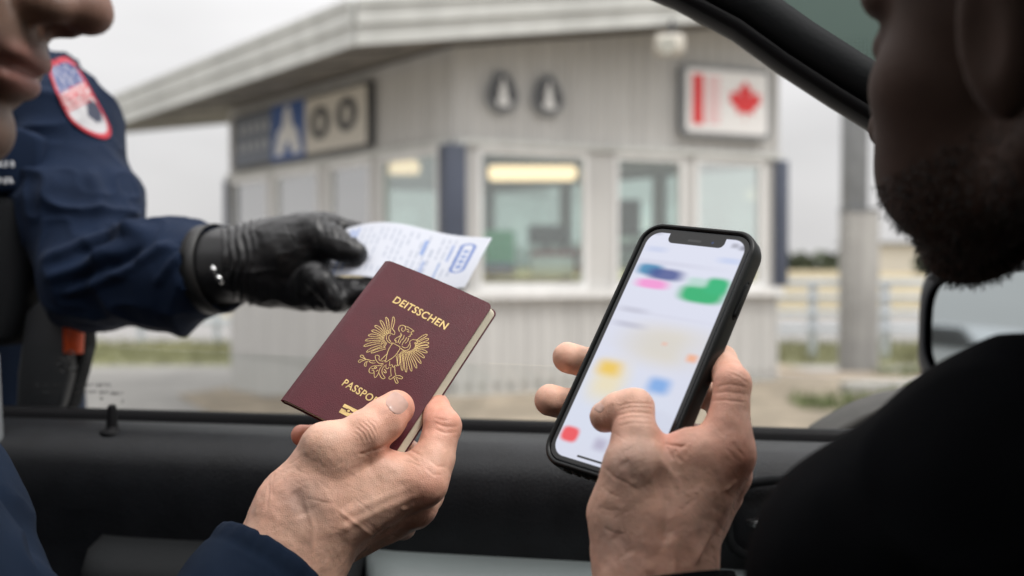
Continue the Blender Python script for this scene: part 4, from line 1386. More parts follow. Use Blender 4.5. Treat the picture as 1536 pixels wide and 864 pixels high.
# display: glass with a lit picture (a soft, unreadable map app)
GW, GH = w2 - .0044, h2 - .0044
nx_, ny_ = 190, 400
gx = np.linspace(-GW, GW, nx_); gy = np.linspace(-GH, GH, ny_)
XX, YY = np.meshgrid(gx, gy, indexing='ij')
def rr_sdf(X, Y, w, h, r):
    qx = np.abs(X) - (w - r); qy = np.abs(Y) - (h - r)
    return np.hypot(np.maximum(qx, 0), np.maximum(qy, 0)) + np.minimum(np.maximum(qx, qy), 0) - r
bw = .0023
inside = rr_sdf(XX, YY, GW - bw, GH - bw, .0088)
notch = np.minimum(rr_sdf(XX, YY - (GH - bw), .0200, .0066, .0036), 1)
on = sstep(.0002, -.0002, inside) * sstep(-.0002, .0002, notch)
base = np.array([.66, .68, .80]) * np.ones((nx_, ny_, 3))
base = base * (1 + .03 * (YY / GH))[..., None]
def blob(px, py, rx, ry, col, a=1.0, soft=.5, rot=None):
    """soft rectangle/ellipse; radii in photo pixels along the phone's axes"""
    global base
    cx, cy = ql(px, py); kx = 1 / FPX * .583
    dx = (XX - cx) / (rx * kx * 1.2); dy = (YY - cy) / (ry * kx)
    d = (np.abs(dx) ** 3 + np.abs(dy) ** 3) ** (1 / 3)
    m = sstep(1 + soft, 1 - soft, d) * a
    base = base * (1 - m[..., None]) + np.array(col) * m[..., None]
blob(1010, 522, 62, 32, (.66, .62, .55), .95, .6)
blob(975, 515, 50, 16, (.60, .58, .55), .35, .8)
blob(930, 620, 120, 60, (.62, .68, .80), .5, .7)
blob(1045, 560, 30, 60, (.64, .66, .78), .6, .7)
blob(1000, 475, 70, 3, (.62, .63, .74), .5, .8)
blob(975, 404, 19, 10, (.02, .22, .42), .95, .5); blob(998, 412, 26, 10, (.02, .05, .25), .92, .5)
blob(978, 426, 24, 8, (.85, .25, .60), .9, .5)
blob(1052, 442, 32, 15, (.0, .40, .14), 1, .35); blob(1075, 430, 17, 14, (.0, .42, .16), 1, .4)
blob(1046, 424, 14, 8, (.35, .62, .50), .7, .6)
blob(950, 465, 20, 5, (.40, .40, .50), .45, .8); blob(943, 487, 22, 5, (.38, .38, .48), .5, .8)
blob(1000, 395, 60, 4, (.5, .5, .62), .35, .9)
blob(985, 374, 15, 5, (.45, .52, .75), .5, .8); blob(1096, 392, 16, 5, (.42, .52, .80), .55, .8)
blob(986, 349, 8, 4, (.3, .3, .38), .5, .8); blob(1103, 369, 5, 4, (.2, .2, .25), .6, .8); blob(1117, 373, 7, 4, (.10, .10, .15), .7, .8)
blob(912, 572, 24, 30, (.80, .68, .38), .75, .8); blob(914, 552, 17, 12, (.80, .52, .04), .9, .8)
blob(1038, 538, 7, 6, (.85, .35, .15), .8, .8); blob(997, 516, 4, 3, (.8, .4, .3), .5, .9)
blob(988, 579, 15, 12, (.12, .33, .72), .85, .7)
blob(855, 651, 13, 12, (.80, .04, .05), .95, .35); blob(900, 667, 9, 9, (.36, .32, .46), .7, .8)
hb0 = ql(867, 684); hb1 = ql(945, 708)
dd = np.hypot(hb1[0] - hb0[0], hb1[1] - hb0[1]); uu_ = ((hb1[0] - hb0[0]) / dd, (hb1[1] - hb0[1]) / dd)
tpar = np.clip((XX - hb0[0]) * uu_[0] + (YY - hb0[1]) * uu_[1], 0, dd)
dist = np.hypot(XX - hb0[0] - tpar * uu_[0], YY - hb0[1] - tpar * uu_[1])
mm_ = sstep(.0009, .0004, dist); base = base * (1 - mm_[..., None]) + .02 * mm_[..., None]
colr = base * on[..., None]
sp_ = sstep(.0010, .0006, np.hypot(np.maximum(np.abs(XX + .001) - .004, 0), YY - (GH - bw - .0035))) * .03
colr += sp_[..., None]
cam_dot = sstep(.0011, .0006, np.hypot(XX - .0118, YY - (GH - bw - .0035)))
colr += cam_dot[..., None] * np.array([.01, .03, .10])
Zs = np.full_like(XX, -.0009)
PP = np.array(QC) + XX[..., None] * np.array(QX) + YY[..., None] * np.array(QY) + Zs[..., None] * np.array(QZ)
keep = rr_sdf(XX, YY, GW, GH, .0095) < .0004
me = grid_mesh(PP, 'display', colr)
M['screen'] = mat('lit_display', rough=.12, spec=.3, attr='tint', emis=1.0)
_b = M['screen'].node_tree.nodes["Principled BSDF"]
for l in list(M['screen'].node_tree.links):
    if l.to_socket == _b.inputs["Base Color"]: M['screen'].node_tree.links.remove(l)
_b.inputs["Base Color"].default_value = (.01, .01, .01, 1)
bm = bmesh.new(); bm.from_mesh(me); bm.verts.ensure_lookup_table()
kf = keep.reshape(-1); dele = [v for v in bm.verts if not kf[v.index]]
bmesh.ops.delete(bm, geom=dele, context='VERTS'); bm.to_mesh(me); bm.free()
link('display', me, M['screen'], phone)

# ------------------------------------------------------------------ printed form in the officer's glove
dTL, dTR, dBR, dBL = at(520, 343, 1.04), at(738, 357, .93), at(697, 438, .875), at(486, 416, .975)
nu, nv = 150, 90
U, V_ = np.meshgrid(np.linspace(0, 1, nu), np.linspace(0, 1, nv), indexing='ij')
A4 = [np.array(p) for p in (dTL, dTR, dBR, dBL)]
PP = (A4[0] * ((1 - U) * (1 - V_))[..., None] + A4[1] * (U * (1 - V_))[..., None] + A4[2] * (U * V_)[..., None] + A4[3] * ((1 - U) * V_)[..., None])
PP[..., 2] += .006 * np.sin(np.pi * U) * (1 - V_) + .004 * np.sin(2 * np.pi * U) + .004 * V_ * U
cor_ = np.hypot(np.maximum(U - .94, 0) * 1.9, np.maximum(V_ - .93, 0))
C = np.ones((nu, nv, 3)) * np.array([.52, .54, .60])
rng = np.random.default_rng(2)
def ink(u0, u1, v0, v1, col, a):
    m = ((U > u0) & (U < u1) & (V_ > v0) & (V_ < v1)) * a
    C[:] = C * (1 - m[..., None]) + np.array(col) * m[..., None]
for k in range(17):                       # rows of print run across the short side
    u = .16 + k * .042
    v = .10
    while v < .86:
        L_ = rng.uniform(.05, .16)
        if rng.random() < .7: ink(u, u + .014, v, min(v + L_, .9), (.22, .26, .36), .5)
        v += L_ + .03
for u, v0, v1 in ((.05, .06, .95), (.08, .10, .5), (.105, .06, .9)): ink(u, u + .018, v0, v1, (.12, .22, .50), .6)
ink(.60, .625, .18, .45, (.10, .20, .48), .7); ink(.64, .66, .55, .9, (.12, .2, .45), .6); ink(.78, .80, .18, .5, (.12, .2, .45), .6); ink(.745, .765, .55, .92, (.10, .20, .45), .7)
ring = np.maximum(np.abs(U - .885) - .0, 0); d_ = np.hypot(U - .885, np.maximum(np.abs(V_ - .42) - .22, 0) * .75)
m = (sstep(.013, .008, np.abs(d_ - .040))) * .85; C = C * (1 - m[..., None]) + np.array([.05, .12, .38]) * m[..., None]
for v in (.26, .36, .46, .56): ink(.868, .902, v, v + .06, (.06, .14, .40), .75)
fp = empty('printed_form', (PP[nu // 2, nv // 2])); tag(fp, 'white printed form with blue print held out in the black glove above the passport', 'document')
M['form'] = mat('printed_form', rough=.7, attr='tint', spec=.3)
o = link('sheet', grid_mesh(PP, 'sheet', C), M['form'], fp, smooth=True)
sd = o.modifiers.new('th', 'SOLIDIFY'); sd.thickness = .0003
PP2 = PP.copy(); PP2[..., 2] -= .0022; PP2 += np.array([-.002, .004, 0])
o = link('lower_sheet', grid_mesh(PP2[::6, ::6], 'lower_sheet', C[::6, ::6] * 0 + .7), M['form'], fp, smooth=True)
# ================================================================== HANDS
H_VOX = 0.00085
M['skin'] = mat('skin', rough=.46, attr='tint', sss=.15, spec=.42, bump=(900, .45, .0006, 'voronoi'), noise=110, var=.10, sssr=(1.0, .35, .18), ssss=.006)
M['nail'] = mat('nail', (.50, .31, .25), .28, sss=.1, spec=.5, noise=120, var=.04)
JS = 1.0
def J(px, py, d, r): return (np.array(at(px, py, d * JS)), r * JS)

def chain(F, joints, k):
    for (a, ra), (b, rb) in zip(joints[:-1], joints[1:]):
        F.cap(a, b, ra, rb, k)

def hand_field(palm, fingers, lo, hi, vox, kp=.010, kf=.006, carve=()):
    """palm: capsules (A, B) blended softly; fingers: chains, each blended to the palm but not to one another"""
    F = Field(lo, hi, vox)
    for (a, ra), (b, rb), *kk in palm:
        F.cap(a, b, ra, rb, kk[0] if kk else kp)
    out = F.F.copy()
    for ch in fingers:
        g = F.fork()
        # a bare chain first, then joined to the palm
        h = Field(lo, hi, vox); chain(h, ch, .003)
        near = h.F < .05
        g.F = Field.smin(F.F, h.F, kf)
        out = Field.smin(out, g.F, .0012)
    F.F = out
    for (a, ra), (b, rb), k in carve:
        F.cap(a, b, ra, rb, k, sub=True)
    return F

def seg_px(X, Y, pts):
    """distance in photo pixels from each vertex to a polyline, and the parameter along it"""
    best = np.full(len(X), 1e9); par = np.zeros(len(X)); n = len(pts) - 1
    for i in range(n):
        ax, ay = pts[i]; bx, by = pts[i + 1]; dx, dy = bx - ax, by - ay; L2 = dx * dx + dy * dy + 1e-9
        t = np.clip(((X - ax) * dx + (Y - ay) * dy) / L2, 0, 1)
        d = np.hypot(X - ax - t * dx, Y - ay - t * dy)
        m = d < best; best[m] = d[m]; par[m] = (i + t[m]) / n
    return best, par

def detail(V, Q, marks, it=2):
    """creases and tendons pressed into a body surface: (polyline in photo pixels, width px, height m)"""
    V = relax(V, Q, it)
    N = vnormals(V, Q)
    X, Y, D = pix(V)
    view = (V - np.array(EYE)); view /= np.linalg.norm(view, axis=1, keepdims=True)
    face = sstep(.02, .25, -(N * view).sum(1))
    disp = np.zeros(len(V))
    for pts, w, h in marks:
        d, t = seg_px(X, Y, pts)
        taper = np.minimum(1, np.minimum(t, 1 - t) * 6 + .15)
        disp += h * (.75 if w < 5 else .7) * np.exp(-(d / w) ** 2) * taper * face
    disp += .00022 * vnoise(V, 150, 3) + .00010 * vnoise(V, 380, 5)
    V = V + N * disp[:, None]
    return V, N

def blend_tint(C, P, centre, rad, col, a):
    d = np.linalg.norm(P - np.array(centre), axis=1)
    m = (np.exp(-(d / rad) ** 2) * a)[:, None]
    return C * (1 - m) + np.array(col) * m

SKIN = np.array([.73, .44, .325]); RED = np.array([.66, .25, .17]); VEIN = np.array([.34, .25, .225]); PALE = np.array([.60, .42, .33])

def mottled(V):
    C = np.ones((len(V), 3)) * SKIN
    n1 = fbm(V, 45, 3, 1); n2 = fbm(V, 140, 2, 4)
    C = C * (1 + .10 * n1[:, None]) + .02 * n1[:, None] * np.array([1, -.6, -.6]) + .012 * n2[:, None]
    return C

# ------------------------------------------------------------------ hand that holds the passport
def passport_hand():
    global JS
    JS = .92
    thumb = [J(478, 700, .652, .0170), J(497, 682, .650, .0168), J(548, 650, .656, .0150), J(576, 630, .664, .0142), J(595, 612, .674, .0122)]
    index = [J(628, 722, .668, .0140), J(650, 690, .672, .0138), J(664, 640, .684, .0125), J(652, 612, .708, .0105), J(606, 600, .728, .0085)]
    middle = [J(622, 748, .690, .0130), J(640, 742, .706, .0120), J(640, 700, .735, .0100), J(590, 660, .745, .0090), J(540, 640, .745, .0085)]
    ring = [J(602, 768, .700, .0120), J(624, 770, .718, .0110), J(600, 730, .748, .0095), J(540, 690, .750, .0088), J(470, 655, .742, .0080), J(452, 653, .738, .0078)]
    little = [J(585, 785, .705, .0100), J(604, 790, .720, .0090), J(585, 760, .745, .0080), J(530, 735, .75, .0075), J(500, 720, .745, .007)]
    palm = [(J(628, 722, .668, .0145), J(490, 790, .650, .0200)),
            (J(624, 745, .688, .0140), J(480, 800, .672, .0200)),
            (J(604, 765, .700, .0130), J(470, 815, .690, .0190)),
            (J(588, 782, .705, .0110), J(475, 825, .695, .0180)),
            (J(497, 684, .652, .0165), J(440, 760, .648, .0215), .014),
            (J(556, 704, .664, .0130), J(490, 745, .655, .0220), .016),
            (J(580, 712, .668, .0130), J(628, 722, .668, .0135), .012),
            (J(446, 760, .652, .0210), J(428, 812, .645, .0225), .016),
            (J(480, 790, .668, .0240), J(452, 845, .655, .0245), .016),
            (J(428, 812, .645, .0225), J(330, 960, .610, .0270), .016),
            (J(455, 845, .655, .0240), J(370, 990, .620, .0290), .016)]
    lo = np.min([a for s in palm for a, _ in s[:2]] + [a for c in (thumb, index, middle, ring, little) for a, _ in c], axis=0) - .035
    hi = np.max([a for s in palm for a, _ in s[:2]] + [a for c in (thumb, index, middle, ring, little) for a, _ in c], axis=0) + .035
    F = hand_field(palm, [thumb, index, middle, ring, little], lo, hi, H_VOX, kf=.009)
    F.ell(at(640, 726, .660 * JS), (.0105, .0105, .0105), .010)          # index knuckle
    F.ell(at(629, 765, .690 * JS), (.0095, .0095, .0095), .008)
    F.ell(at(486, 664, .645 * JS), (.0110, .0100, .0100), .012)          # thumb base knuckle
    V, Q = F.mesh()
    marks = []
    # thumb joint folds
    for k, off in enumerate((-16, -9, -3, 3, 9, 15)):
        c = (549 + off * .80, 646 - off * .62); hx, hy = .60, .80
        L = 19 - abs(off) * .5
        marks.append(([(c[0] - hx * L * .9, c[1] - hy * L * .9), (c[0] + 3, c[1] - 1.5), (c[0] + hx * L, c[1] + hy * L)], 1.7, -.00055 if abs(off) < 10 else -.0003))
    marks += [([(556, 676), (572, 672), (590, 664)], 2.2, -.0011), ([(556, 676), (546, 680), (537, 682)], 2.0, -.0006),
              ([(606, 600), (582, 612), (568, 622)], 3.0, .0002),
              # web folds
              ([(585, 668), (610, 672), (632, 684)], 1.6, -.0005), ([(592, 676), (612, 682), (628, 694)], 1.6, -.0004), ([(600, 690), (618, 694), (634, 702)], 1.6, -.0003),
              # index joint
              ([(652, 634), (668, 640), (686, 640)], 1.6, -.0005), ([(654, 644), (668, 650), (688, 648)], 1.8, -.0005), ([(650, 626), (664, 630), (680, 630)], 1.5, -.0003),
              ([(644, 690), (656, 700), (670, 700)], 2.0, -.0005), ([(636, 700), (650, 712), (664, 712)], 1.8, -.0004),
              # tendon and veins
              ([(620, 745), (560, 770), (500, 800)], 6, .0010), ([(625, 728), (570, 748), (510, 775)], 6, .0006),
              ([(622, 756), (614, 762), (600, 764)], 3.2, .0010),
              ([(500, 760), (540, 790), (560, 805)], 3.0, .0005), ([(455, 745), (470, 790), (468, 830)], 4, .0006),
              ([(405, 722), (402, 745), (400, 765)], 2.2, -.0004), ([(412, 705), (408, 725), (409, 748)], 1.8, -.0003),
              ([(440, 735), (452, 755), (460, 775)], 11, -.0016)]      # hollow of the wrist
    rnd = random.Random(5)
    for _ in range(46):                                               # fine criss-cross skin lines
        x, y = rnd.uniform(410, 650), rnd.uniform(680, 830); a = rnd.choice((.5, 2.3)) + rnd.uniform(-.35, .35); L = rnd.uniform(6, 18)
        marks.append(([(x - L * math.cos(a), y - L * math.sin(a)), (x, y + rnd.uniform(-1, 1)), (x + L * math.cos(a), y + L * math.sin(a))], 1.2, -.00022))
    V, N = detail(V, Q, marks)
    C = mottled(V)
    for p, r, a in ((at(600, 608, .664 * JS), .016, .65), (at(548, 648, .65 * JS), .013, .35), (at(668, 628, .676 * JS), .018, .55), (at(640, 726, .655 * JS), .013, .55), (at(632, 768, .69 * JS), .012, .5),
                    (at(448, 653, .738 * JS), .022, .9), (at(575, 676, .66 * JS), .010, .5), (at(655, 604, .70 * JS), .02, .6), (at(415, 735, .64 * JS), .018, .2)):
        C = blend_tint(C, V, p, r, RED, a)
    for p, r, a in ((at(448, 745, .63 * JS), .013, .5), (at(470, 765, .635 * JS), .012, .3), (at(550, 770, .655 * JS), .012, .15)):
        C = blend_tint(C, V, p, r, VEIN, a)
    return V, Q, C

# ------------------------------------------------------------------ hand that holds the phone
def phone_hand():
    global JS
    JS = .91
    thumb = [J(948, 740, .585, .0190), J(952, 700, .583, .0165), J(953, 655, .592, .0134), J(951, 613, .603, .0120), J(928, 617, .605, .0112), J(908, 625, .606, .0096)]
    index = [J(1086, 684, .588, .0128), J(1092, 640, .592, .0128), J(1099, 576, .600, .0108), J(1082, 542, .636, .0100), J(1030, 520, .662, .0085)]
    middle = [J(1086, 706, .606, .0125), J(1096, 680, .622, .0115), J(1080, 600, .655, .0100), J(960, 555, .694, .0100), J(885, 546, .705, .0108), J(852, 536, .694, .0108)]
    ring = [J(1080, 735, .615, .0120), J(1080, 710, .635, .0110), J(1040, 660, .665, .0100), J(930, 620, .685, .0100), J(856, 608, .688, .0108), J(825, 600, .680, .0108)]
    little = [J(1068, 765, .620, .0105), J(1060, 750, .640, .0095), J(1010, 720, .655, .0085), J(940, 700, .660, .008)]
    palm = [(J(1084, 690, .588, .0140), J(1006, 820, .580, .0225)),
            (J(1085, 712, .604, .0130), J(1008, 835, .600, .0215)),
            (J(1078, 742, .616, .0120), J(1010, 845, .615, .0200)),
            (J(952, 715, .586, .0170), J(942, 775, .586, .0190), .014),
            (J(942, 775, .588, .0190), J(950, 830, .585, .0185), .014),
            (J(930, 770, .600, .0130), J(936, 840, .605, .0140), .014),
            (J(1020, 690, .590, .0130), J(985, 770, .586, .0200), .016),
            (J(1045, 680, .590, .0130), J(1080, 690, .590, .0130), .012),
            (J(995, 700, .588, .0080), J(960, 700, .588, .0120), .014),
            (J(985, 800, .585, .0230), J(985, 850, .580, .0240), .014),
            (J(950, 850, .578, .0195), J(945, 1010, .545, .0240), .016),
            (J(1010, 850, .580, .0215), J(1015, 1010, .550, .0250), .016),
            (J(925, 835, .615, .0110), J(935, 870, .60, .0140), .010)]
    chains = [thumb, index, middle, ring, little]
    pts = [a for s in palm for a, _ in s[:2]] + [a for c in chains for a, _ in c]
    lo = np.min(pts, axis=0) - .034; hi = np.max(pts, axis=0) + .034
    F = hand_field(palm, chains, lo, hi, H_VOX, kf=.009)
    F.ell(at(1100, 676, .586 * JS), (.0090, .0090, .0100), .010)
    F.ell(at(1099, 712, .602 * JS), (.0085, .0085, .0100), .008)
    pass
    V, Q = F.mesh()
    marks = []
    for k, (y, h) in enumerate(((606, .0005), (612, .0003), (620, .00055), (627, .0003), (636, .0003))):
        marks.append(([(926, y + 4), (945, y - 1), (962, y - 1), (982, y + 1)], 1.6, -h))
    marks += [([(919, 604), (915, 622), (919, 642)], 2.0, -.0006), ([(914, 606), (911, 622), (914, 640)], 1.5, -.0004), ([(906, 610), (903, 624), (907, 638)], 1.3, -.0003),
              ([(996, 664), (1010, 668), (1030, 670)], 2.2, -.0010), ([(996, 664), (1002, 676), (1012, 690)], 2.2, -.0008), ([(1012, 672), (1016, 684), (1024, 694)], 1.6, -.0005),
              ([(905, 700), (922, 716), (942, 726), (960, 738)], 1.8, -.0006), ([(902, 728), (915, 740), (932, 748)], 1.5, -.0003),
              ([(898, 760), (912, 765), (930, 765)], 1.5, -.0003), ([(906, 792), (922, 800), (940, 802)], 1.8, -.0004),
              ([(1064, 602), (1085, 600), (1120, 604)], 1.8, -.0005), ([(1070, 590), (1090, 588), (1122, 592)], 1.8, -.0004), ([(1075, 580), (1095, 576), (1124, 582)], 1.5, -.0004),
              ([(1095, 560), (1110, 566), (1126, 578)], 1.5, -.0004), ([(1090, 552), (1104, 556), (1120, 566)], 1.5, -.0003),
              ([(1098, 664), (1108, 676), (1116, 684)], 1.6, -.0004), ([(1090, 672), (1100, 686), (1112, 694)], 1.6, -.0004),
              ([(975, 655), (990, 690), (1012, 715), (1022, 740)], 6, .0009), ([(985, 700), (1000, 760), (995, 830)], 9, -.0014),
              ([(1105, 720), (1096, 730), (1088, 736)], 3.0, .0010), ([(1098, 742), (1070, 790), (1040, 850)], 6, .0009),
              ([(960, 790), (970, 830), (975, 864)], 7, .0008), ([(1005, 800), (1012, 840), (1010, 870)], 7, .0012),
              ([(920, 800), (935, 815), (945, 835)], 10, -.0012), ([(935, 690), (945, 705), (950, 725)], 9, -.0010)]
    rnd = random.Random(8)
    for _ in range(64):
        x, y = rnd.uniform(915, 1110), rnd.uniform(640, 860); a = rnd.choice((.9, 2.4)) + rnd.uniform(-.35, .35); L = rnd.uniform(6, 18)
        marks.append(([(x - L * math.cos(a), y - L * math.sin(a)), (x, y + rnd.uniform(-1, 1)), (x + L * math.cos(a), y + L * math.sin(a))], 1.2, -.00022))
    V, N = detail(V, Q, marks)
    C = mottled(V)
    for p, r, a in ((at(853, 536, .645 * JS), .022, .85), (at(826, 599, .636 * JS), .022, .85), (at(905, 628, .585 * JS), .012, .5), (at(1005, 668, .585 * JS), .011, .8), (at(1070, 620, .59 * JS), .02, .35),
                    (at(1104, 682, .58 * JS), .014, .55), (at(1100, 712, .6 * JS), .012, .4), (at(1095, 560, .60 * JS), .016, .4), (at(950, 600, .578 * JS), .012, .2), (at(1000, 850, .56 * JS), .03, .2)):
        C = blend_tint(C, V, p, r, RED, a)
    for p, r, a in ((at(940, 700, .570 * JS), .012, .45), (at(930, 815, .57 * JS), .014, .5), (at(1035, 790, .57 * JS), .014, .2)):
        C = blend_tint(C, V, p, r, VEIN, a)
    return V, Q, C

from mathutils.bvhtree import BVHTree
def make_nail(V, Q, cpx, cpy, axis_px, half_w, half_l, parent, proud=.0003, depth_hint=None):
    """a nail plate laid on the finger; axis_px: direction (px) towards the finger tip"""
    bv = BVHTree.FromPolygons([tuple(v) for v in V], [tuple(q) for q in Q])
    ax = math.hypot(*axis_px); ax = (axis_px[0] / ax, axis_px[1] / ax); bx = (-ax[1], ax[0])
    n = 15; m = 19; vs = []; ok = True
    for j in range(m):
        t = j / (m - 1) * 2 - 1
        for i in range(n):
            s = i / (n - 1) * 2 - 1
            # superellipse outline, rounder at the cuticle
            lim = (1 - abs(t) ** (3.2 if t > 0 else 2.4)) ** (1 / (3.2 if t > 0 else 2.4)) if abs(t) < 1 else 0
            lim = max(lim, .02)
            px = cpx + ax[0] * t * half_l + bx[0] * s * half_w * lim; py = cpy + ax[1] * t * half_l + bx[1] * s * half_w * lim
            d = (at(px, py, 1.0) - EYE).normalized()
            hit = bv.ray_cast(EYE, d)
            if hit[0] is None: return None
            e = min(1, (1 - abs(s)) * 4, (1 - abs(t)) * 5) 
            vs.append(hit[0] - d * (proud * (.25 + .75 * e) + .0004 * max(0, t) ** 2))
    mb = MB(); mb.add(vs, [(j * n + i, j * n + i + 1, (j + 1) * n + i + 1, (j + 1) * n + i) for j in range(m - 1) for i in range(n - 1)])
    return mb.build('nail', M['nail'], parent, smooth=True)

# ------------------------------------------------------------------ heads
def head_field(F, O, ax, ay, az, s=1.0, k=.012, neck=True):
    """a head in its own axes: ax forward, ay to its left, az up; measures in metres"""
    def W(x, y, z): return np.array(O) + (np.array(ax) * x + np.array(ay) * y + np.array(az) * z) * s
    Mx = [list(ax), list(ay), list(az)]
    E = lambda x, y, z, a, b, c, kk=k, sub=False: F.ell(W(x, y, z), (a * s, b * s, c * s), kk, Mx, sub)
    Cp = lambda p, q, ra, rb, kk=k, sub=False: F.cap(W(*p), W(*q), ra * s, rb * s, kk, None, sub)
    E(-.012, 0, .050, .096, .076, .080)
    E(.040, 0, -.005, .050, .060, .068)
    for y in (-1, 1):
        Cp((.0, y * .052, -.045), (.078, y * .012, -.079), .015, .015, .020)
        E(.060, y * .040, -.006, .022, .020, .018, .016)
        Cp((.084, y * .012, .034), (.072, y * .042, .036), .009, .009, .012)
        E(.091, y * .034, .014, .020, .017, .013, .008, True)
        E(.072, y * .033, .014, .0135, .0135, .0125, .003)
        E(.064, y * .034, -.044, .030, .022, .030, .02)
    Cp((.090, 0, .026), (.114, 0, -.012), .0075, .0085, .010)
    E(.116, 0, -.018, .0115, .0115, .0100, .006)
    for y in (-1, 1):
        E(.103, y * .0125, -.022, .0120, .0075, .0085, .006)
        E(.108, y * .0075, -.031, .0065, .0040, .0045, .003, True)
    E(.085, 0, -.040, .018, .026, .014, .010)
    E(.098, 0, -.0445, .0085, .021, .0065, .004)
    E(.096, 0, -.0555, .0090, .020, .0075, .004)
    E(.112, 0, -.0500, .0180, .024, .0013, .002, True)
    E(.083, 0, -.080, .017, .018, .014, .014)
    for y in (-1, 1):
        E(-.006, y * .077, -.002, .016, .007, .030, .006)
        E(-.004, y * .085, .002, .009, .005, .018, .004, True)
    if neck: Cp((-.022, 0, -.040), (-.040, 0, -.150), .056, .058, .03)

def solidify(name, V, Q, C, m, parent):
    me = quick_mesh(V, Q, name)
    if C is not None: set_colors(me, C)
    o = link(name, me, m, parent, smooth=True)
    return o

def join_raw(parts):
    Vs, Qs, Cs = [], [], []; n = 0
    for V, Q, C in parts:
        Vs.append(V); Qs.append(Q + n); Cs.append(C); n += len(V)
    return np.concatenate(Vs), np.concatenate(Qs), np.concatenate(Cs)
# ================================================================== PEOPLE
M['navy'] = mat('navy_jacket', (0.0055, 0.013, 0.030), .85, spec=.12, sheen=.02, noise=25, var=.15, bump=(1500, .5, .0004, 'weave'))
M['black_cloth'] = mat('black_jacket', (0.0015, 0.0018, 0.003), .85, spec=.06, noise=20, var=.2, bump=(900, .6, .0006, 'weave'))
M['uniform'] = mat('navy_uniform', (0.0062, 0.0145, 0.037), .8, spec=.14, sheen=.03, noise=15, var=.15, bump=(900, .3, .0005, 'weave'))
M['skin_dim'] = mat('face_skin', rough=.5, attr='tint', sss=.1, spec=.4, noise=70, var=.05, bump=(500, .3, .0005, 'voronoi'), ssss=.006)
M['skin_shaded'] = mat('shaded_face_skin', rough=.6, attr='tint', spec=.12, noise=70, var=.08, bump=(500, .3, .0005, 'voronoi'))  # low-gloss skin copy that keeps the driver's head in shade
M['hair'] = mat('dark_hair', (0.012, 0.009, 0.007), .6, noise=200, var=.4, bump=(700, .8, .001))

def tube_cloth(name, path, m, parent, folds=.003, nseg=64, rings=120, hem=True, flat=None, seed=0, wr=None, thick=.0022, open_end=True):
    """a sleeve: path of (point, radius); the last point is the open cuff"""
    P = [np.array(p) for p, r in path]; Rr = [r for p, r in path]
    L = [0]
    for a, b in zip(P[:-1], P[1:]): L.append(L[-1] + np.linalg.norm(b - a))
    tt = np.linspace(0, L[-1], rings)
    # smooth resampling (Catmull-like via interpolation then blur)
    X = np.stack([np.interp(tt, L, [p[i] for p in P]) for i in range(3)], 1); rr = np.interp(tt, L, Rr)
    for _ in range(14):
        X[1:-1] = (X[:-2] + 2 * X[1:-1] + X[2:]) / 4; rr[1:-1] = (rr[:-2] + 2 * rr[1:-1] + rr[2:]) / 4
    T = np.gradient(X, axis=0); T /= np.linalg.norm(T, axis=1, keepdims=True)
    a = np.cross(T[0], [0, 0, 1.0]); a /= np.linalg.norm(a); A = [a]
    for i in range(1, rings):
        a = A[-1] - T[i] * (A[-1] @ T[i]); a /= np.linalg.norm(a); A.append(a)
    A = np.array(A); B = np.cross(T, A)
    th = np.linspace(0, 2 * np.pi, nseg, endpoint=False)
    D = A[:, None] * np.cos(th)[None, :, None] + B[:, None] * np.sin(th)[None, :, None]
    base = X[:, None] + D * rr[:, None, None]
    pts = base.reshape(-1, 3)
    s = np.repeat(tt, nseg); ang = np.tile(th, rings)
    # folds run round the sleeve, broken and slanting
    q = np.stack([np.cos(ang) * .9, np.sin(ang) * .9, s * 26 + .9 * np.sin(ang + 1.0)], 1)
    n = vnoise(q, 1.1, 20 + seed); n2 = vnoise(q * np.array([1, 1, .6]), 2.3, 30 + seed)
    rid = (1 - np.abs(n)) ** 3 - .35
    amp = np.ones_like(s) * folds
    if wr is not None: amp = amp * np.interp(s / tt[-1], wr[0], wr[1])
    dsp = amp * (rid * 1.3 + .5 * n2)
    if hem:
        e = (tt[-1] - s)
        dsp += .0014 * np.exp(-((e - .004) / .004) ** 2) - .0011 * np.exp(-((e - .0115) / .0014) ** 2) + .0007 * np.sin(ang * 26 + n * 3) * np.exp(-(e / .010) ** 2)
        dsp *= np.where(e < .02, .5 + .5 * e / .02, 1)
    pts = pts + D.reshape(-1, 3) * dsp[:, None]
    Vt = pts
    idx = np.arange(rings * nseg).reshape(rings, nseg)
    Qd = np.stack([idx[:-1], idx[1:], np.roll(idx, -1, 1)[1:], np.roll(idx, -1, 1)[:-1]], -1).reshape(-1, 4)
    # lining: an inner skin joined at the cuff
    Vi = pts - D.reshape(-1, 3) * thick
    last = idx[-1]; off = len(Vt)
    Qi = Qd[:, ::-1] + off
    rim_ = np.stack([last, last + off, np.roll(last, -1) + off, np.roll(last, -1)], -1)
    Vv = np.concatenate([Vt, Vi]); Qq = np.concatenate([Qd, Qi, rim_])
    return solidify(name, Vv, Qq, None, m, parent)

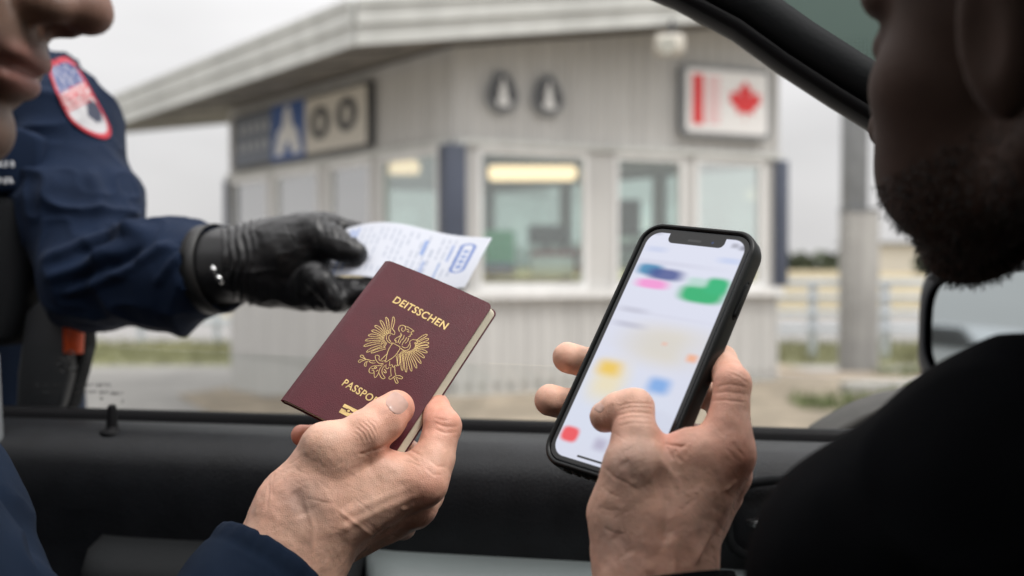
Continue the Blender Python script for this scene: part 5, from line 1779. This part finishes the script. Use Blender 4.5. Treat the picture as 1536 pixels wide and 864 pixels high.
def cloth_body(name, caps, m, parent, vox, folds=.004, scale=14, k=.03, lo=None, hi=None, seed=3, fine=.0, carve=()):
    pts = np.array([a for s in caps for a, _ in s[:2]])
    rmax = max(r for s in caps for _, r in s[:2])
    lo = pts.min(0) - rmax - .02 if lo is None else lo; hi = pts.max(0) + rmax + .02 if hi is None else hi
    F = Field(lo, hi, vox)
    for (a, ra), (b, rb), *kk in caps: F.cap(a, b, ra, rb, kk[0] if kk else k)
    for (a, ra), (b, rb), kk in carve: F.cap(a, b, ra, rb, kk, sub=True)
    V, Q = F.mesh(); V = relax(V, Q, 3); N = vnormals(V, Q)
    n = vnoise(V * np.array([1, 1, .8]), scale, seed); n2 = vnoise(V, scale * 2.4, seed + 1)
    d = folds * ((1 - np.abs(n)) ** 3 - .3 + .35 * n2)
    V = V + N * d[:, None]
    return solidify(name, V, Q, None, m, parent)

# ------------------------------------------------------------------ passenger on the left with the passport
pa = tag(empty('person', at(-520, 900, .55)), 'person in a navy jacket seen in profile at the picture edge, holding out the passport', 'person')
parts = [passport_hand()]
JS = 1.0
fw = (RT * math.cos(R(16)) - UP * math.sin(R(16))) 
yaw = R(8)
fw = (fw * math.cos(yaw) + FW * math.sin(yaw)).normalized()
upv = (UP * math.cos(R(16)) + RT * math.sin(R(16))); upv = (upv - fw * upv.dot(fw)).normalized()
lf = upv.cross(fw).normalized()
hs_ = 1.03; HD = .44
tipw = Vector(at(136, 20, HD))
HO = tipw - (fw * .118 + upv * -.018) * hs_
Fh = Field(np.array(HO) - .20, np.array(HO) + .20, .0022)
head_field(Fh, HO, fw, lf, upv, hs_, .012)
V, Q = Fh.mesh(); V = relax(V, Q, 2)
C = np.ones((len(V), 3)) * np.array([.17, .105, .078]) * (1 + .08 * fbm(V, 40, 3, 9)[:, None])  # shade on the face put into its skin colour, darker than the hand
lip = HO + (fw * .100 + upv * -.050) * hs_
dl = (V - np.array(lip)) @ np.array(upv); dn = np.linalg.norm(V - np.array(lip), axis=1)
m_ = (np.exp(-(dl / .0105) ** 4) * np.exp(-(dn / .026) ** 4) * .75)[:, None]
C = C * (1 - m_) + np.array([.34, .13, .11]) * m_
C = blend_tint(C, V, HO + (fw * .118 + upv * -.02) * hs_, .02, (.42, .20, .15), .4)
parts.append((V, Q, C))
# neck, trunk and upper arm under the jacket tie head and hand into one body
Sh = at(-420, 640, .52)
core = [(J(-215, 150, .46, .05), J(-330, 420, .52, .06)), ((np.array(Sh), .06), J(-560, 520, .60, .06)), ((np.array(Sh), .055), J(60, 1180, .50, .042)), (J(60, 1180, .50, .042), J(350, 975, .56, .028)),
        (J(-330, 420, .52, .06), J(-420, 1500, .60, .12))]
pts = np.array([a for s in core for a, _ in s[:2]])
Fc = Field(pts.min(0) - .15, pts.max(0) + .15, .006)
for (a, ra), (b, rb) in core: Fc.cap(a, b, ra, rb, .03)
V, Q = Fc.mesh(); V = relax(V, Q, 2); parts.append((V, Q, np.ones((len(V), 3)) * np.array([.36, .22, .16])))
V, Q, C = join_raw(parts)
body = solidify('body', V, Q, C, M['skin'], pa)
make_nail(parts[0][0], parts[0][1], 595, 605, (.74, -.67), 16.5, 14.5, body, .00045)
def arm_hair(V, Q, box, n, seed, parent, along):
    N_ = vnormals(V, Q); X, Y, D = pix(V); rng = np.random.default_rng(seed)
    sel = np.nonzero((X > box[0]) & (X < box[1]) & (Y > box[2]) & (Y < box[3]))[0]
    i = rng.choice(sel, n); p = V[i]; nn = N_[i]
    al = np.array(along); t = al - nn * (nn @ al)[:, None]; t /= np.linalg.norm(t, axis=1, keepdims=True)
    d1 = nn * .45 + t + rng.normal(size=(n, 3)) * .28; d1 /= np.linalg.norm(d1, axis=1, keepdims=True)
    d2 = nn * .05 + t + rng.normal(size=(n, 3)) * .35; d2 /= np.linalg.norm(d2, axis=1, keepdims=True)
    L_ = rng.uniform(.002, .0052, n)[:, None]; w = .000045
    sd_ = np.cross(d1, rng.normal(size=(n, 3))); sd_ /= np.linalg.norm(sd_, axis=1, keepdims=True)
    m1 = p + d1 * L_ * .5; m2 = m1 + d2 * L_ * .5
    Vv = np.stack([p - sd_ * w, p + sd_ * w, m1 + sd_ * w, m1 - sd_ * w, m2 + sd_ * w * .2, m2 - sd_ * w * .2], 1).reshape(-1, 3)
    k = np.arange(n)[:, None] * 6
    Qq = np.concatenate([k + np.array([0, 1, 2, 3]), k + np.array([3, 2, 4, 5])])
    return solidify('arm_hair', Vv, Qq, None, M['hair'], parent)
arm_hair(parts[0][0], parts[0][1], (430, 600, 760, 900), 420, 3, body, -RT * .6 + UP * .2 - FW * .2)
# jacket sleeve with its cuff, upper body, other arm
tube_cloth('sleeve', [(at(-420, 640, .52), .080), (at(-150, 950, .49), .066), (at(60, 1170, .50), .060), (at(250, 1060, .535), .050), (at(352, 930, .575), .043), (at(414, 850, .598), .0405)],
           M['navy'], pa, folds=.0042, rings=170, nseg=96, seed=2)
cloth_body('jacket', [(J(-420, 640, .52, .085), J(-620, 640, .62, .085)), (J(-400, 700, .54, .11), J(-430, 1500, .60, .15)), (J(-620, 700, .62, .11), J(-600, 1500, .70, .15))],
           M['navy'], pa, .007, folds=.006)
tube_cloth('other_sleeve', [(at(-640, 640, .70), .08), (at(-300, 640, .66), .06), (at(-150, 700, .60), .052), (at(-100, 790, .56), .048), (at(-60, 900, .53), .045), (at(-20, 1000, .5), .043)],
           M['navy'], pa, folds=.0035, rings=110, seed=5)

# ------------------------------------------------------------------ driver on the right with the phone
dr = tag(empty('person', at(1750, 900, .5)), 'bearded person in a black jacket seen from behind, holding up the smartphone', 'person')
parts = [phone_hand()]
JS = 1.0
ph0 = parts[0]
# head: turned away and to the left, looking down at the phone
yw = R(116); pt = R(4)          # yaw from the viewer's right towards away/left
fh = Vector((math.cos(yw), math.sin(yw), 0)); fwd = (fh * math.cos(pt) - Vector((0, 0, 1)) * math.sin(pt)).normalized()
upd = (Vector((0, 0, 1)) * math.cos(pt) + fh * math.sin(pt)).normalized()
upd = (upd * math.cos(R(9)) + upd.cross(fwd) * math.sin(R(9))).normalized()
lfd = upd.cross(fwd).normalized()
ear = Vector(at(1490, 68, .355))
HO2 = ear - (fwd * -.004 + lfd * .077 + upd * -.004) * 1.0
Fh = Field(np.array(HO2) - .21, np.array(HO2) + .21, .0024)
head_field(Fh, HO2, fwd, lfd, upd, 1.0, .012, neck=False)
nk = at(1900, 380, .40)
Fh.cap(np.array(HO2 - upd * .045 - fwd * .03), np.array(nk), .052, .055, .03)
V, Q = Fh.mesh(); V = relax(V, Q, 2)
C = np.ones((len(V), 3)) * np.array([.06, .037, .029]) * (1 + .08 * fbm(V, 40, 3, 9)[:, None])  # cabin shade put into the head colour; his hand keeps the lit tone
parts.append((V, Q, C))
core = [((np.array(HO2 - upd * .03 - fwd * .03), .045), J(1930, 480, .42, .06)), (J(1930, 480, .42, .06), J(1800, 620, .48, .06)), (J(1800, 560, .48, .06), J(1560, 760, .46, .05)), (J(1560, 760, .46, .05), J(1330, 1000, .48, .045)), (J(1330, 1000, .48, .045), J(1300, 1200, .50, .04)),
        (J(1800, 560, .48, .06), J(1900, 1500, .5, .12)), (J(1800, 560, .48, .06), J(1600, 1150, .75, .05)), (J(1600, 1150, .75, .05), J(1250, 1400, .62, .04)), (J(1250, 1400, .60, .04), J(990, 1010, .50, .028))]
pts = np.array([a for s in core for a, _ in s[:2]])
Fc = Field(pts.min(0) - .15, pts.max(0) + .15, .006)
for (a, ra), (b, rb) in core: Fc.cap(a, b, ra, rb, .03)
V, Q = Fc.mesh(); V = relax(V, Q, 2); parts.append((V, Q, np.ones((len(V), 3)) * np.array([.085, .052, .040])))  # same shade put into the neck and trunk colour
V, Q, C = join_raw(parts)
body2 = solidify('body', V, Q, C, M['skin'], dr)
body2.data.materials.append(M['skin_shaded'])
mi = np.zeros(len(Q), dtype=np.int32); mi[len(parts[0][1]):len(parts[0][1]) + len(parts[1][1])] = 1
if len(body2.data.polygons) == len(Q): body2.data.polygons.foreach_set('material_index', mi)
make_nail(ph0[0], ph0[1], 899, 612, (-6, -4), 6.5, 7, body2)
arm_hair(ph0[0], ph0[1], (1000, 1120, 700, 900), 700, 5, body2, RT * .5 - UP * .5)
cloth_body('jacket', [(J(1560, 722, .40, .0540), J(1335, 874, .40, .0530), .02), (J(1335, 874, .40, .0530), J(1310, 1150, .42, .055), .02), (J(1560, 722, .40, .0540), J(1760, 740, .42, .07), .02),
                      (J(1580, 800, .41, .06), J(1560, 1300, .44, .12), .03), (J(1900, 800, .46, .09), J(1900, 1400, .5, .15), .03)],
           M['black_cloth'], dr, .004, folds=.0035, scale=16, seed=8)
tube_cloth('sleeve', [(at(1600, 1150, .75), .075), (at(1250, 1400, .62), .06), (at(1080, 1180, .52), .05), (at(1005, 960, .51), .041), (at(992, 872, .522), .0375)], M['black_cloth'], dr, folds=.003, rings=90, seed=6)
# hair and beard as tufted shells
def fur(name, test, parent, n, L, seed, P, N_, down, m, w=.00028):
    rng = np.random.default_rng(seed)
    idx = np.nonzero(test)[0]
    idx = rng.choice(idx, size=min(n, len(idx) * 4), replace=True)
    mb_v, mb_q = [], []
    p = P[idx] + rng.normal(size=(len(idx), 3)) * .0012; nn = N_[idx]
    dirv = nn * .55 + np.array(down) * .8 + rng.normal(size=(len(idx), 3)) * .3; dirv /= np.linalg.norm(dirv, axis=1, keepdims=True)
    l = L * rng.uniform(.5, 1.2, len(idx))[:, None]
    side = np.cross(dirv, rng.normal(size=(len(idx), 3))); side /= np.linalg.norm(side, axis=1, keepdims=True)
    tip = p + dirv * l
    Vv = np.stack([p - side * w, p + side * w, tip + side * w * .3, tip - side * w * .3], 1).reshape(-1, 3)
    Qq = np.arange(len(Vv)).reshape(-1, 4)
    return solidify(name, Vv, Qq, None, m, parent)
Vh, Qh, _ = parts[1]; Nh = vnormals(Vh, Qh)
loc = (Vh - np.array(HO2)) / 1.0
lx, ly, lz = loc @ np.array(fwd), loc @ np.array(lfd), loc @ np.array(upd)
beard = (lz < -.030 - .25 * np.maximum(0, lx - .02)) & (lz > -.10) & (lx > .0) & ~((lz > -.062) & (lx > .085))
fur('beard', beard, body2, 14000, .0022, 3, Vh, Nh, -np.array(upd) + .2 * np.array(fwd), M['hair'])
scalp = (lz > .045) | ((lx < -.02) & (lz > -.03))
fur('hair', scalp & (lx < .055), body2, 50000, .010, 4, Vh, Nh, -np.array(upd) - .4 * np.array(fwd), M['hair'], .0005)

# ------------------------------------------------------------------ officer outside
of = tag(empty('person', (-.75, 1.35, 0)), 'officer in a dark navy uniform outside the car, reaching in with a black gloved hand', 'person')
GD = 1.0
def glove_field():
    thumb = [J(430, 372, .985, .030), J(468, 352, .98, .0215), J(498, 362, .972, .0165), J(517, 373, .967, .0140), J(534, 380, .963, .0115)]
    index = [J(462, 350, 1.04, .020), J(500, 340, 1.05, .0115), J(532, 348, 1.05, .0105), J(560, 362, 1.04, .0095)]
    f2 = [J(440, 415, 1.0, .022), J(478, 430, .985, .016), J(505, 436, .965, .0125), J(535, 436, .955, .0115), J(562, 428, .965, .010)]
    f3 = [J(450, 432, .99, .018), J(480, 445, .975, .0145), J(510, 449, .955, .0120), J(545, 440, .95, .011)]
    f4 = [J(455, 445, .985, .013), J(470, 412, .955, .0125), J(484, 424, .945, .0115), J(505, 452, .945, .011)]
    palm = [(J(352, 386, 1.01, .031), J(400, 388, 1.0, .033), .02), (J(352, 408, 1.01, .026), J(400, 408, 1.0, .029), .02),
            (J(400, 386, 1.0, .033), J(452, 372, 1.0, .031), .02), (J(400, 406, 1.0, .030), J(458, 424, .995, .024), .02),
            (J(452, 345, 1.02, .016), J(486, 338, 1.035, .012), .015)]
    chains = [thumb, index, f2, f3, f4]
    pts = [a for s in palm for a, _ in s[:2]] + [a for c in chains for a, _ in c]
    lo = np.min(pts, axis=0) - .045; hi = np.max(pts, axis=0) + .045
    F = hand_field(palm, chains, lo, hi, .0016, kf=.014)
    return F
F = glove_field(); V, Q = F.mesh(); V = relax(V, Q, 2); N = vnormals(V, Q)
X, Y, D = pix(V)
marks = []
rnd = random.Random(2)
for k in range(7): marks.append(([(430 + k * 7, 338), (436 + k * 6, 352), (446 + k * 5, 368)], 1.8, -.0011))
for k in range(5): marks.append(([(486 + k * 11, 326 + k * 4), (484 + k * 11, 336 + k * 4), (486 + k * 11, 350 + k * 3)], 2.0, -.0013))
for k in range(4): marks.append(([(505 + k * 6, 362 + k * 2), (503 + k * 6, 378 + k * 2), (508 + k * 6, 392)], 1.8, -.0008))
for k in range(4): marks.append(([(470 + k * 13, 424 + k * 4), (476 + k * 12, 440), (470 + k * 13, 458)], 2.0, -.0010))
face = np.ones(len(V)); disp = np.zeros(len(V))
for pts_, w, h in marks:
    d, t = seg_px(X, Y, pts_); disp += h * np.exp(-(d / w) ** 2)
q = V * np.array([1, 1, 1]); n = vnoise(q, 55, 3); disp += .0011 * ((1 - np.abs(n)) ** 4 - .2) + .0004 * vnoise(q, 180, 7)
cuffz = sstep(392, 362, X)                                         # gathered cuff: rings
disp += cuffz * .0016 * np.sin(X * .55 + 1.5 * np.sin(Y * .06) + 2 * n)
V = V + N * disp[:, None]
M['glove'] = mat('nitrile_glove', (0.009, 0.009, 0.010), .45, spec=.45, noise=40, var=.2)
solidify('glove', V, Q, None, M['glove'], of)
tube_cloth('glove_cuff', [(at(372, 396, 1.005), .0355), (at(350, 398, 1.01), .0375), (at(330, 401, 1.015), .0395), (at(314, 404, 1.02), .0415)], M['glove'], of, folds=.0022, rings=44, hem=False, seed=4)
# wrist strap with small steel clasp
M['strap'] = mat('watch_strap', (.01, .01, .01), .5)
c0 = at(322, 404, 1.02); axx = (at(352, 398, 1.01) - at(314, 404, 1.02)).normalized()
a1 = axx.cross(Vector((0, 0, 1))).normalized(); b1 = axx.cross(a1)
mb = MB(); vs = []
for k in range(40):
    a = 2 * math.pi * k / 40; d_ = a1 * math.cos(a) + b1 * math.sin(a)
    for s_, r_ in ((-.008, .0445), (.008, .0445), (.008, .0465), (-.008, .0465)): vs.append(c0 + axx * s_ + d_ * r_)
mb.add(vs, [(k * 4 + i, k * 4 + (i + 1) % 4, ((k + 1) % 40) * 4 + (i + 1) % 4, ((k + 1) % 40) * 4 + i) for k in range(40) for i in range(4)])
strap = mb.build('wrist_strap', M['strap'], of, smooth=True)
for (x, y), (x2, y2), r_ in (((319, 402), (322, 407), .0040), ((325, 413), (334, 424), .0032)):
    mb = MB(); mb.tube([at(x, y, .962), at((x + x2) / 2, (y + y2) / 2, .960), at(x2, y2, .963)], [r_ * .8, r_, r_ * .8], 10); mb.build('clasp', M['chrome'], strap, smooth=True)

# forearm and upper arm sleeve, chest
caps = [(J(330, 403, 1.02, .0440), J(255, 415, 1.05, .048), .03), (J(255, 415, 1.05, .048), J(150, 412, 1.10, .055), .04),
        (J(140, 412, 1.10, .056), J(120, 330, 1.14, .064), .03), (J(120, 330, 1.14, .064), J(90, 190, 1.20, .060), .03),
        (J(90, 190, 1.20, .060), J(50, 150, 1.24, .062), .03), (J(50, 165, 1.24, .064), J(-170, 170, 1.32, .10), .03)]
pts = np.array([a for s in caps for a, _ in s[:2]])
F = Field(pts.min(0) - .14, pts.max(0) + .13, .0032)
for (a, ra), (b, rb), kk in caps: F.cap(a, b, ra, rb, kk)
F.cap(at(322, 403, 1.018), at(390, 398, 1.0), .0405, .0405, .002, sub=True)   # open cuff
V, Q = F.mesh(); V = relax(V, Q, 3); N = vnormals(V, Q); X, Y, D = pix(V)
n1 = vnoise(V * np.array([1.0, 1, 1.6]), 13, 3); n2 = vnoise(V, 34, 5)
disp = .010 * ((1 - np.abs(n1)) ** 3 - .3) + .0030 * ((1 - np.abs(n2)) ** 3 - .3)
for pts_, w, h in (([(60, 395), (120, 370), (170, 352), (225, 348)], 9, .010), ([(70, 420), (130, 400), (190, 372)], 8, .007), ([(90, 440), (150, 425), (215, 392)], 7, .006),
                   ([(150, 345), (190, 335), (222, 326)], 7, -.006), ([(200, 395), (230, 380), (262, 362)], 7, .005), ([(230, 430), (255, 400), (285, 372)], 6, .005),
                   ([(110, 385), (160, 362), (205, 355)], 6, -.006), ([(100, 432), (165, 398), (215, 372)], 5, -.006), ([(300, 352), (306, 400), (318, 455)], 5, -.003),
                   ([(130, 250), (150, 290), (150, 330)], 12, .006)):
    d, t = seg_px(X, Y, pts_); disp += h * np.exp(-(d / w) ** 2) * np.minimum(1, np.minimum(t, 1 - t) * 5 + .1)
disp *= sstep(335, 300, X) * .9 + .1
V = V + N * disp[:, None]
solidify('uniform_sleeve', V, Q, None, M['uniform'], of)
bv = BVHTree.FromPolygons([tuple(v) for v in V], [tuple(q) for q in Q])
cloth_body('uniform_shirt', [(J(-20, 150, 1.30, .10), J(-220, 140, 1.36, .13), .06), (J(-40, 240, 1.30, .12), J(-60, 620, 1.34, .14), .06), (J(-200, 240, 1.38, .15), J(-200, 620, 1.42, .15), .06), (J(-60, 620, 1.34, .14), J(-100, 1400, 1.36, .13), .06), (J(-200, 600, 1.42, .14), J(-260, 1400, 1.42, .13), .06)],
           M['uniform'], of, .008, folds=.007, scale=9)
M['vest'] = mat('black_vest', (.006, .007, .009), .8, spec=.2, bump=(600, .5, .001, 'weave'))
def px_box(name, pxs, d, th, m, parent, bevel=.004):
    mb = MB(); q = [at(x, y, d) for x, y in pxs]; n = len(q)
    mb.add(q + [v + FW * th for v in q], [tuple(range(n)), tuple(range(n, 2 * n))[::-1]] + [(i, n + i, n + (i + 1) % n, (i + 1) % n) for i in range(n)])
    return mb.build(name, m, parent, bevel=bevel)
px_box('vest', [(-180, 292), (10, 294), (34, 300), (42, 340), (40, 400), (30, 470), (14, 520), (-180, 520)], 1.09, .10, M['vest'], of, .012)
px_box('pocket_flap', [(-90, 196), (30, 190), (60, 205), (60, 278), (52, 290), (-90, 292)], 1.095, .03, M['uniform'], of, .006)
# silver lettering on the chest
M['silver'] = mat('silver_thread', (.55, .57, .60), .5)
mb = MB(); rnd = random.Random(4)
for row, (y, h, x1) in enumerate(((246, 9, 20), (271, 9, 22))):
    x = -60
    while x < x1:
        w = rnd.uniform(5, 9)
        for k in range(2): mb.tube([at(x + rnd.uniform(0, w), y - h / 2, 1.088), at(x + rnd.uniform(0, w), y + h / 2, 1.088)], .0013, 5)
        mb.tube([at(x, y + rnd.uniform(-h / 2, h / 2), 1.088), at(x + w * .8, y + rnd.uniform(-h / 2, h / 2), 1.088)], .0013, 5)
        x += w + 2.5
mb.build('chest_lettering', M['silver'], of)
# shoulder patch draped on the sleeve
out_px = [(96, 82), (112, 92), (128, 118), (150, 158), (168, 192), (167, 208), (152, 209), (126, 198), (106, 182), (94, 162), (82, 134), (72, 106), (68, 92), (80, 90)]
cxp, cyp = 118, 148
nr, na = 22, 96
ol = smooth_line(out_px, 2, True); 
import bisect
def outline_at(t):
    t = (t % 1) * len(ol); i = int(t); f = t - i; a = ol[i % len(ol)]; b = ol[(i + 1) % len(ol)]
    return (a[0] + (b[0] - a[0]) * f, a[1] + (b[1] - a[1]) * f)
VV = []; CC = []
for j in range(nr):
    r_ = (j / (nr - 1)) ** .8
    for i in range(na):
        ox, oy = outline_at(i / na); x = cxp + (ox - cxp) * r_; y = cyp + (oy - cyp) * r_
        d_ = (at(x, y, 1.0) - EYE).normalized(); h_ = bv.ray_cast(EYE, d_)
        p = h_[0] if h_[0] is not None else None
        VV.append(p - d_ * .004 if p is not None else None)
        # colours: red border, blue canton, red and white stripes, white ground with a dark bird
        u = ((x - 100) * .46 + (y - 88) * .89) / 125; w_ = ((x - 100) * .89 - (y - 88) * .46) / 40
        if r_ > .86: c_ = (.50, .02, .04)
        elif u < .34: c_ = (.06, .09, .25) if (int(x * .9) + int(y * .9)) % 4 else (.5, .5, .55)
        elif u < .58: c_ = (.58, .05, .07) if int(u * 34) % 2 else (.62, .60, .60)
        elif u < .86 and abs(w_ - .02) < .30 - abs(u - .72) * 1.4: c_ = (.05, .06, .10)
        else: c_ = (.58, .58, .60)
        CC.append(c_)
# fill misses with the mean depth of their neighbours
good = [p for p in VV if p is not None]; md = sum(((p - EYE).dot(FW) for p in good)) / len(good)
for k, p in enumerate(VV):
    if p is None:
        j, i = divmod(k, na); r_ = (j / (nr - 1)) ** .8; ox, oy = outline_at(i / na); VV[k] = at(cxp + (ox - cxp) * r_, cyp + (oy - cyp) * r_, md + .02)
idx = np.arange(nr * na).reshape(nr, na)
Qd = np.stack([idx[:-1], np.roll(idx, -1, 1)[:-1], np.roll(idx, -1, 1)[1:], idx[1:]], -1).reshape(-1, 4)
M['patch'] = mat('embroidered_patch', rough=.8, attr='tint')
Vp = relax(np.array([tuple(v) for v in VV]), Qd, 6)
po = solidify('shoulder_patch', Vp, Qd, np.array(CC) * .72, M['patch'], of)
so = po.modifiers.new('th', 'SOLIDIFY'); so.thickness = .002
# belt gear: holder and radio with an orange knob
px_box('holster', [(36, 470), (52, 452), (70, 452), (90, 476), (104, 492), (106, 560), (92, 612), (60, 640), (20, 640), (24, 560)], 1.10, .05, M['dark'], of, .006)
rd = px_box('radio', [(94, 470), (126, 468), (128, 520), (118, 560), (104, 612), (88, 628), (80, 600), (92, 540)], 1.115, .035, M['vest'], of, .005)
M['orange'] = mat('orange_knob', (.75, .09, .015), .4)
mb = MB(); mb.tube([at(111, 488, 1.105), at(110, 530, 1.105)], [.0115, .0105], 16); mb.build('knob', M['orange'], rd, bevel=.001)
# legs and head of the officer, out of the frame
cloth_body('trousers', [(J(-100, 1400, 1.36, .13), J(-130, 1900, 1.38, .09), .05), (J(-260, 1400, 1.42, .13), J(-290, 1900, 1.44, .09), .05)], M['vest'], of, .012, folds=.006, scale=8)
oh = Vector(at(-120, -120, 1.32))
Fo = Field(np.array(oh) - .2, np.array(oh) + .2, .005)
head_field(Fo, oh, Vector((.8, -.6, -.1)).normalized(), Vector((.6, .8, 0)).normalized(), Vector((.08, -.06, 1)).normalized(), 1.05, .012)
Fo.cap(np.array(oh) + np.array([-.03, .02, -.1]), np.array(oh) + np.array([-.04, .03, -.24]), .055, .06, .02)
V, Q = Fo.mesh(); V = relax(V, Q, 2)
solidify('body', V, Q, np.ones((len(V), 3)) * np.array([.36, .22, .16]), M['skin_dim'], of)
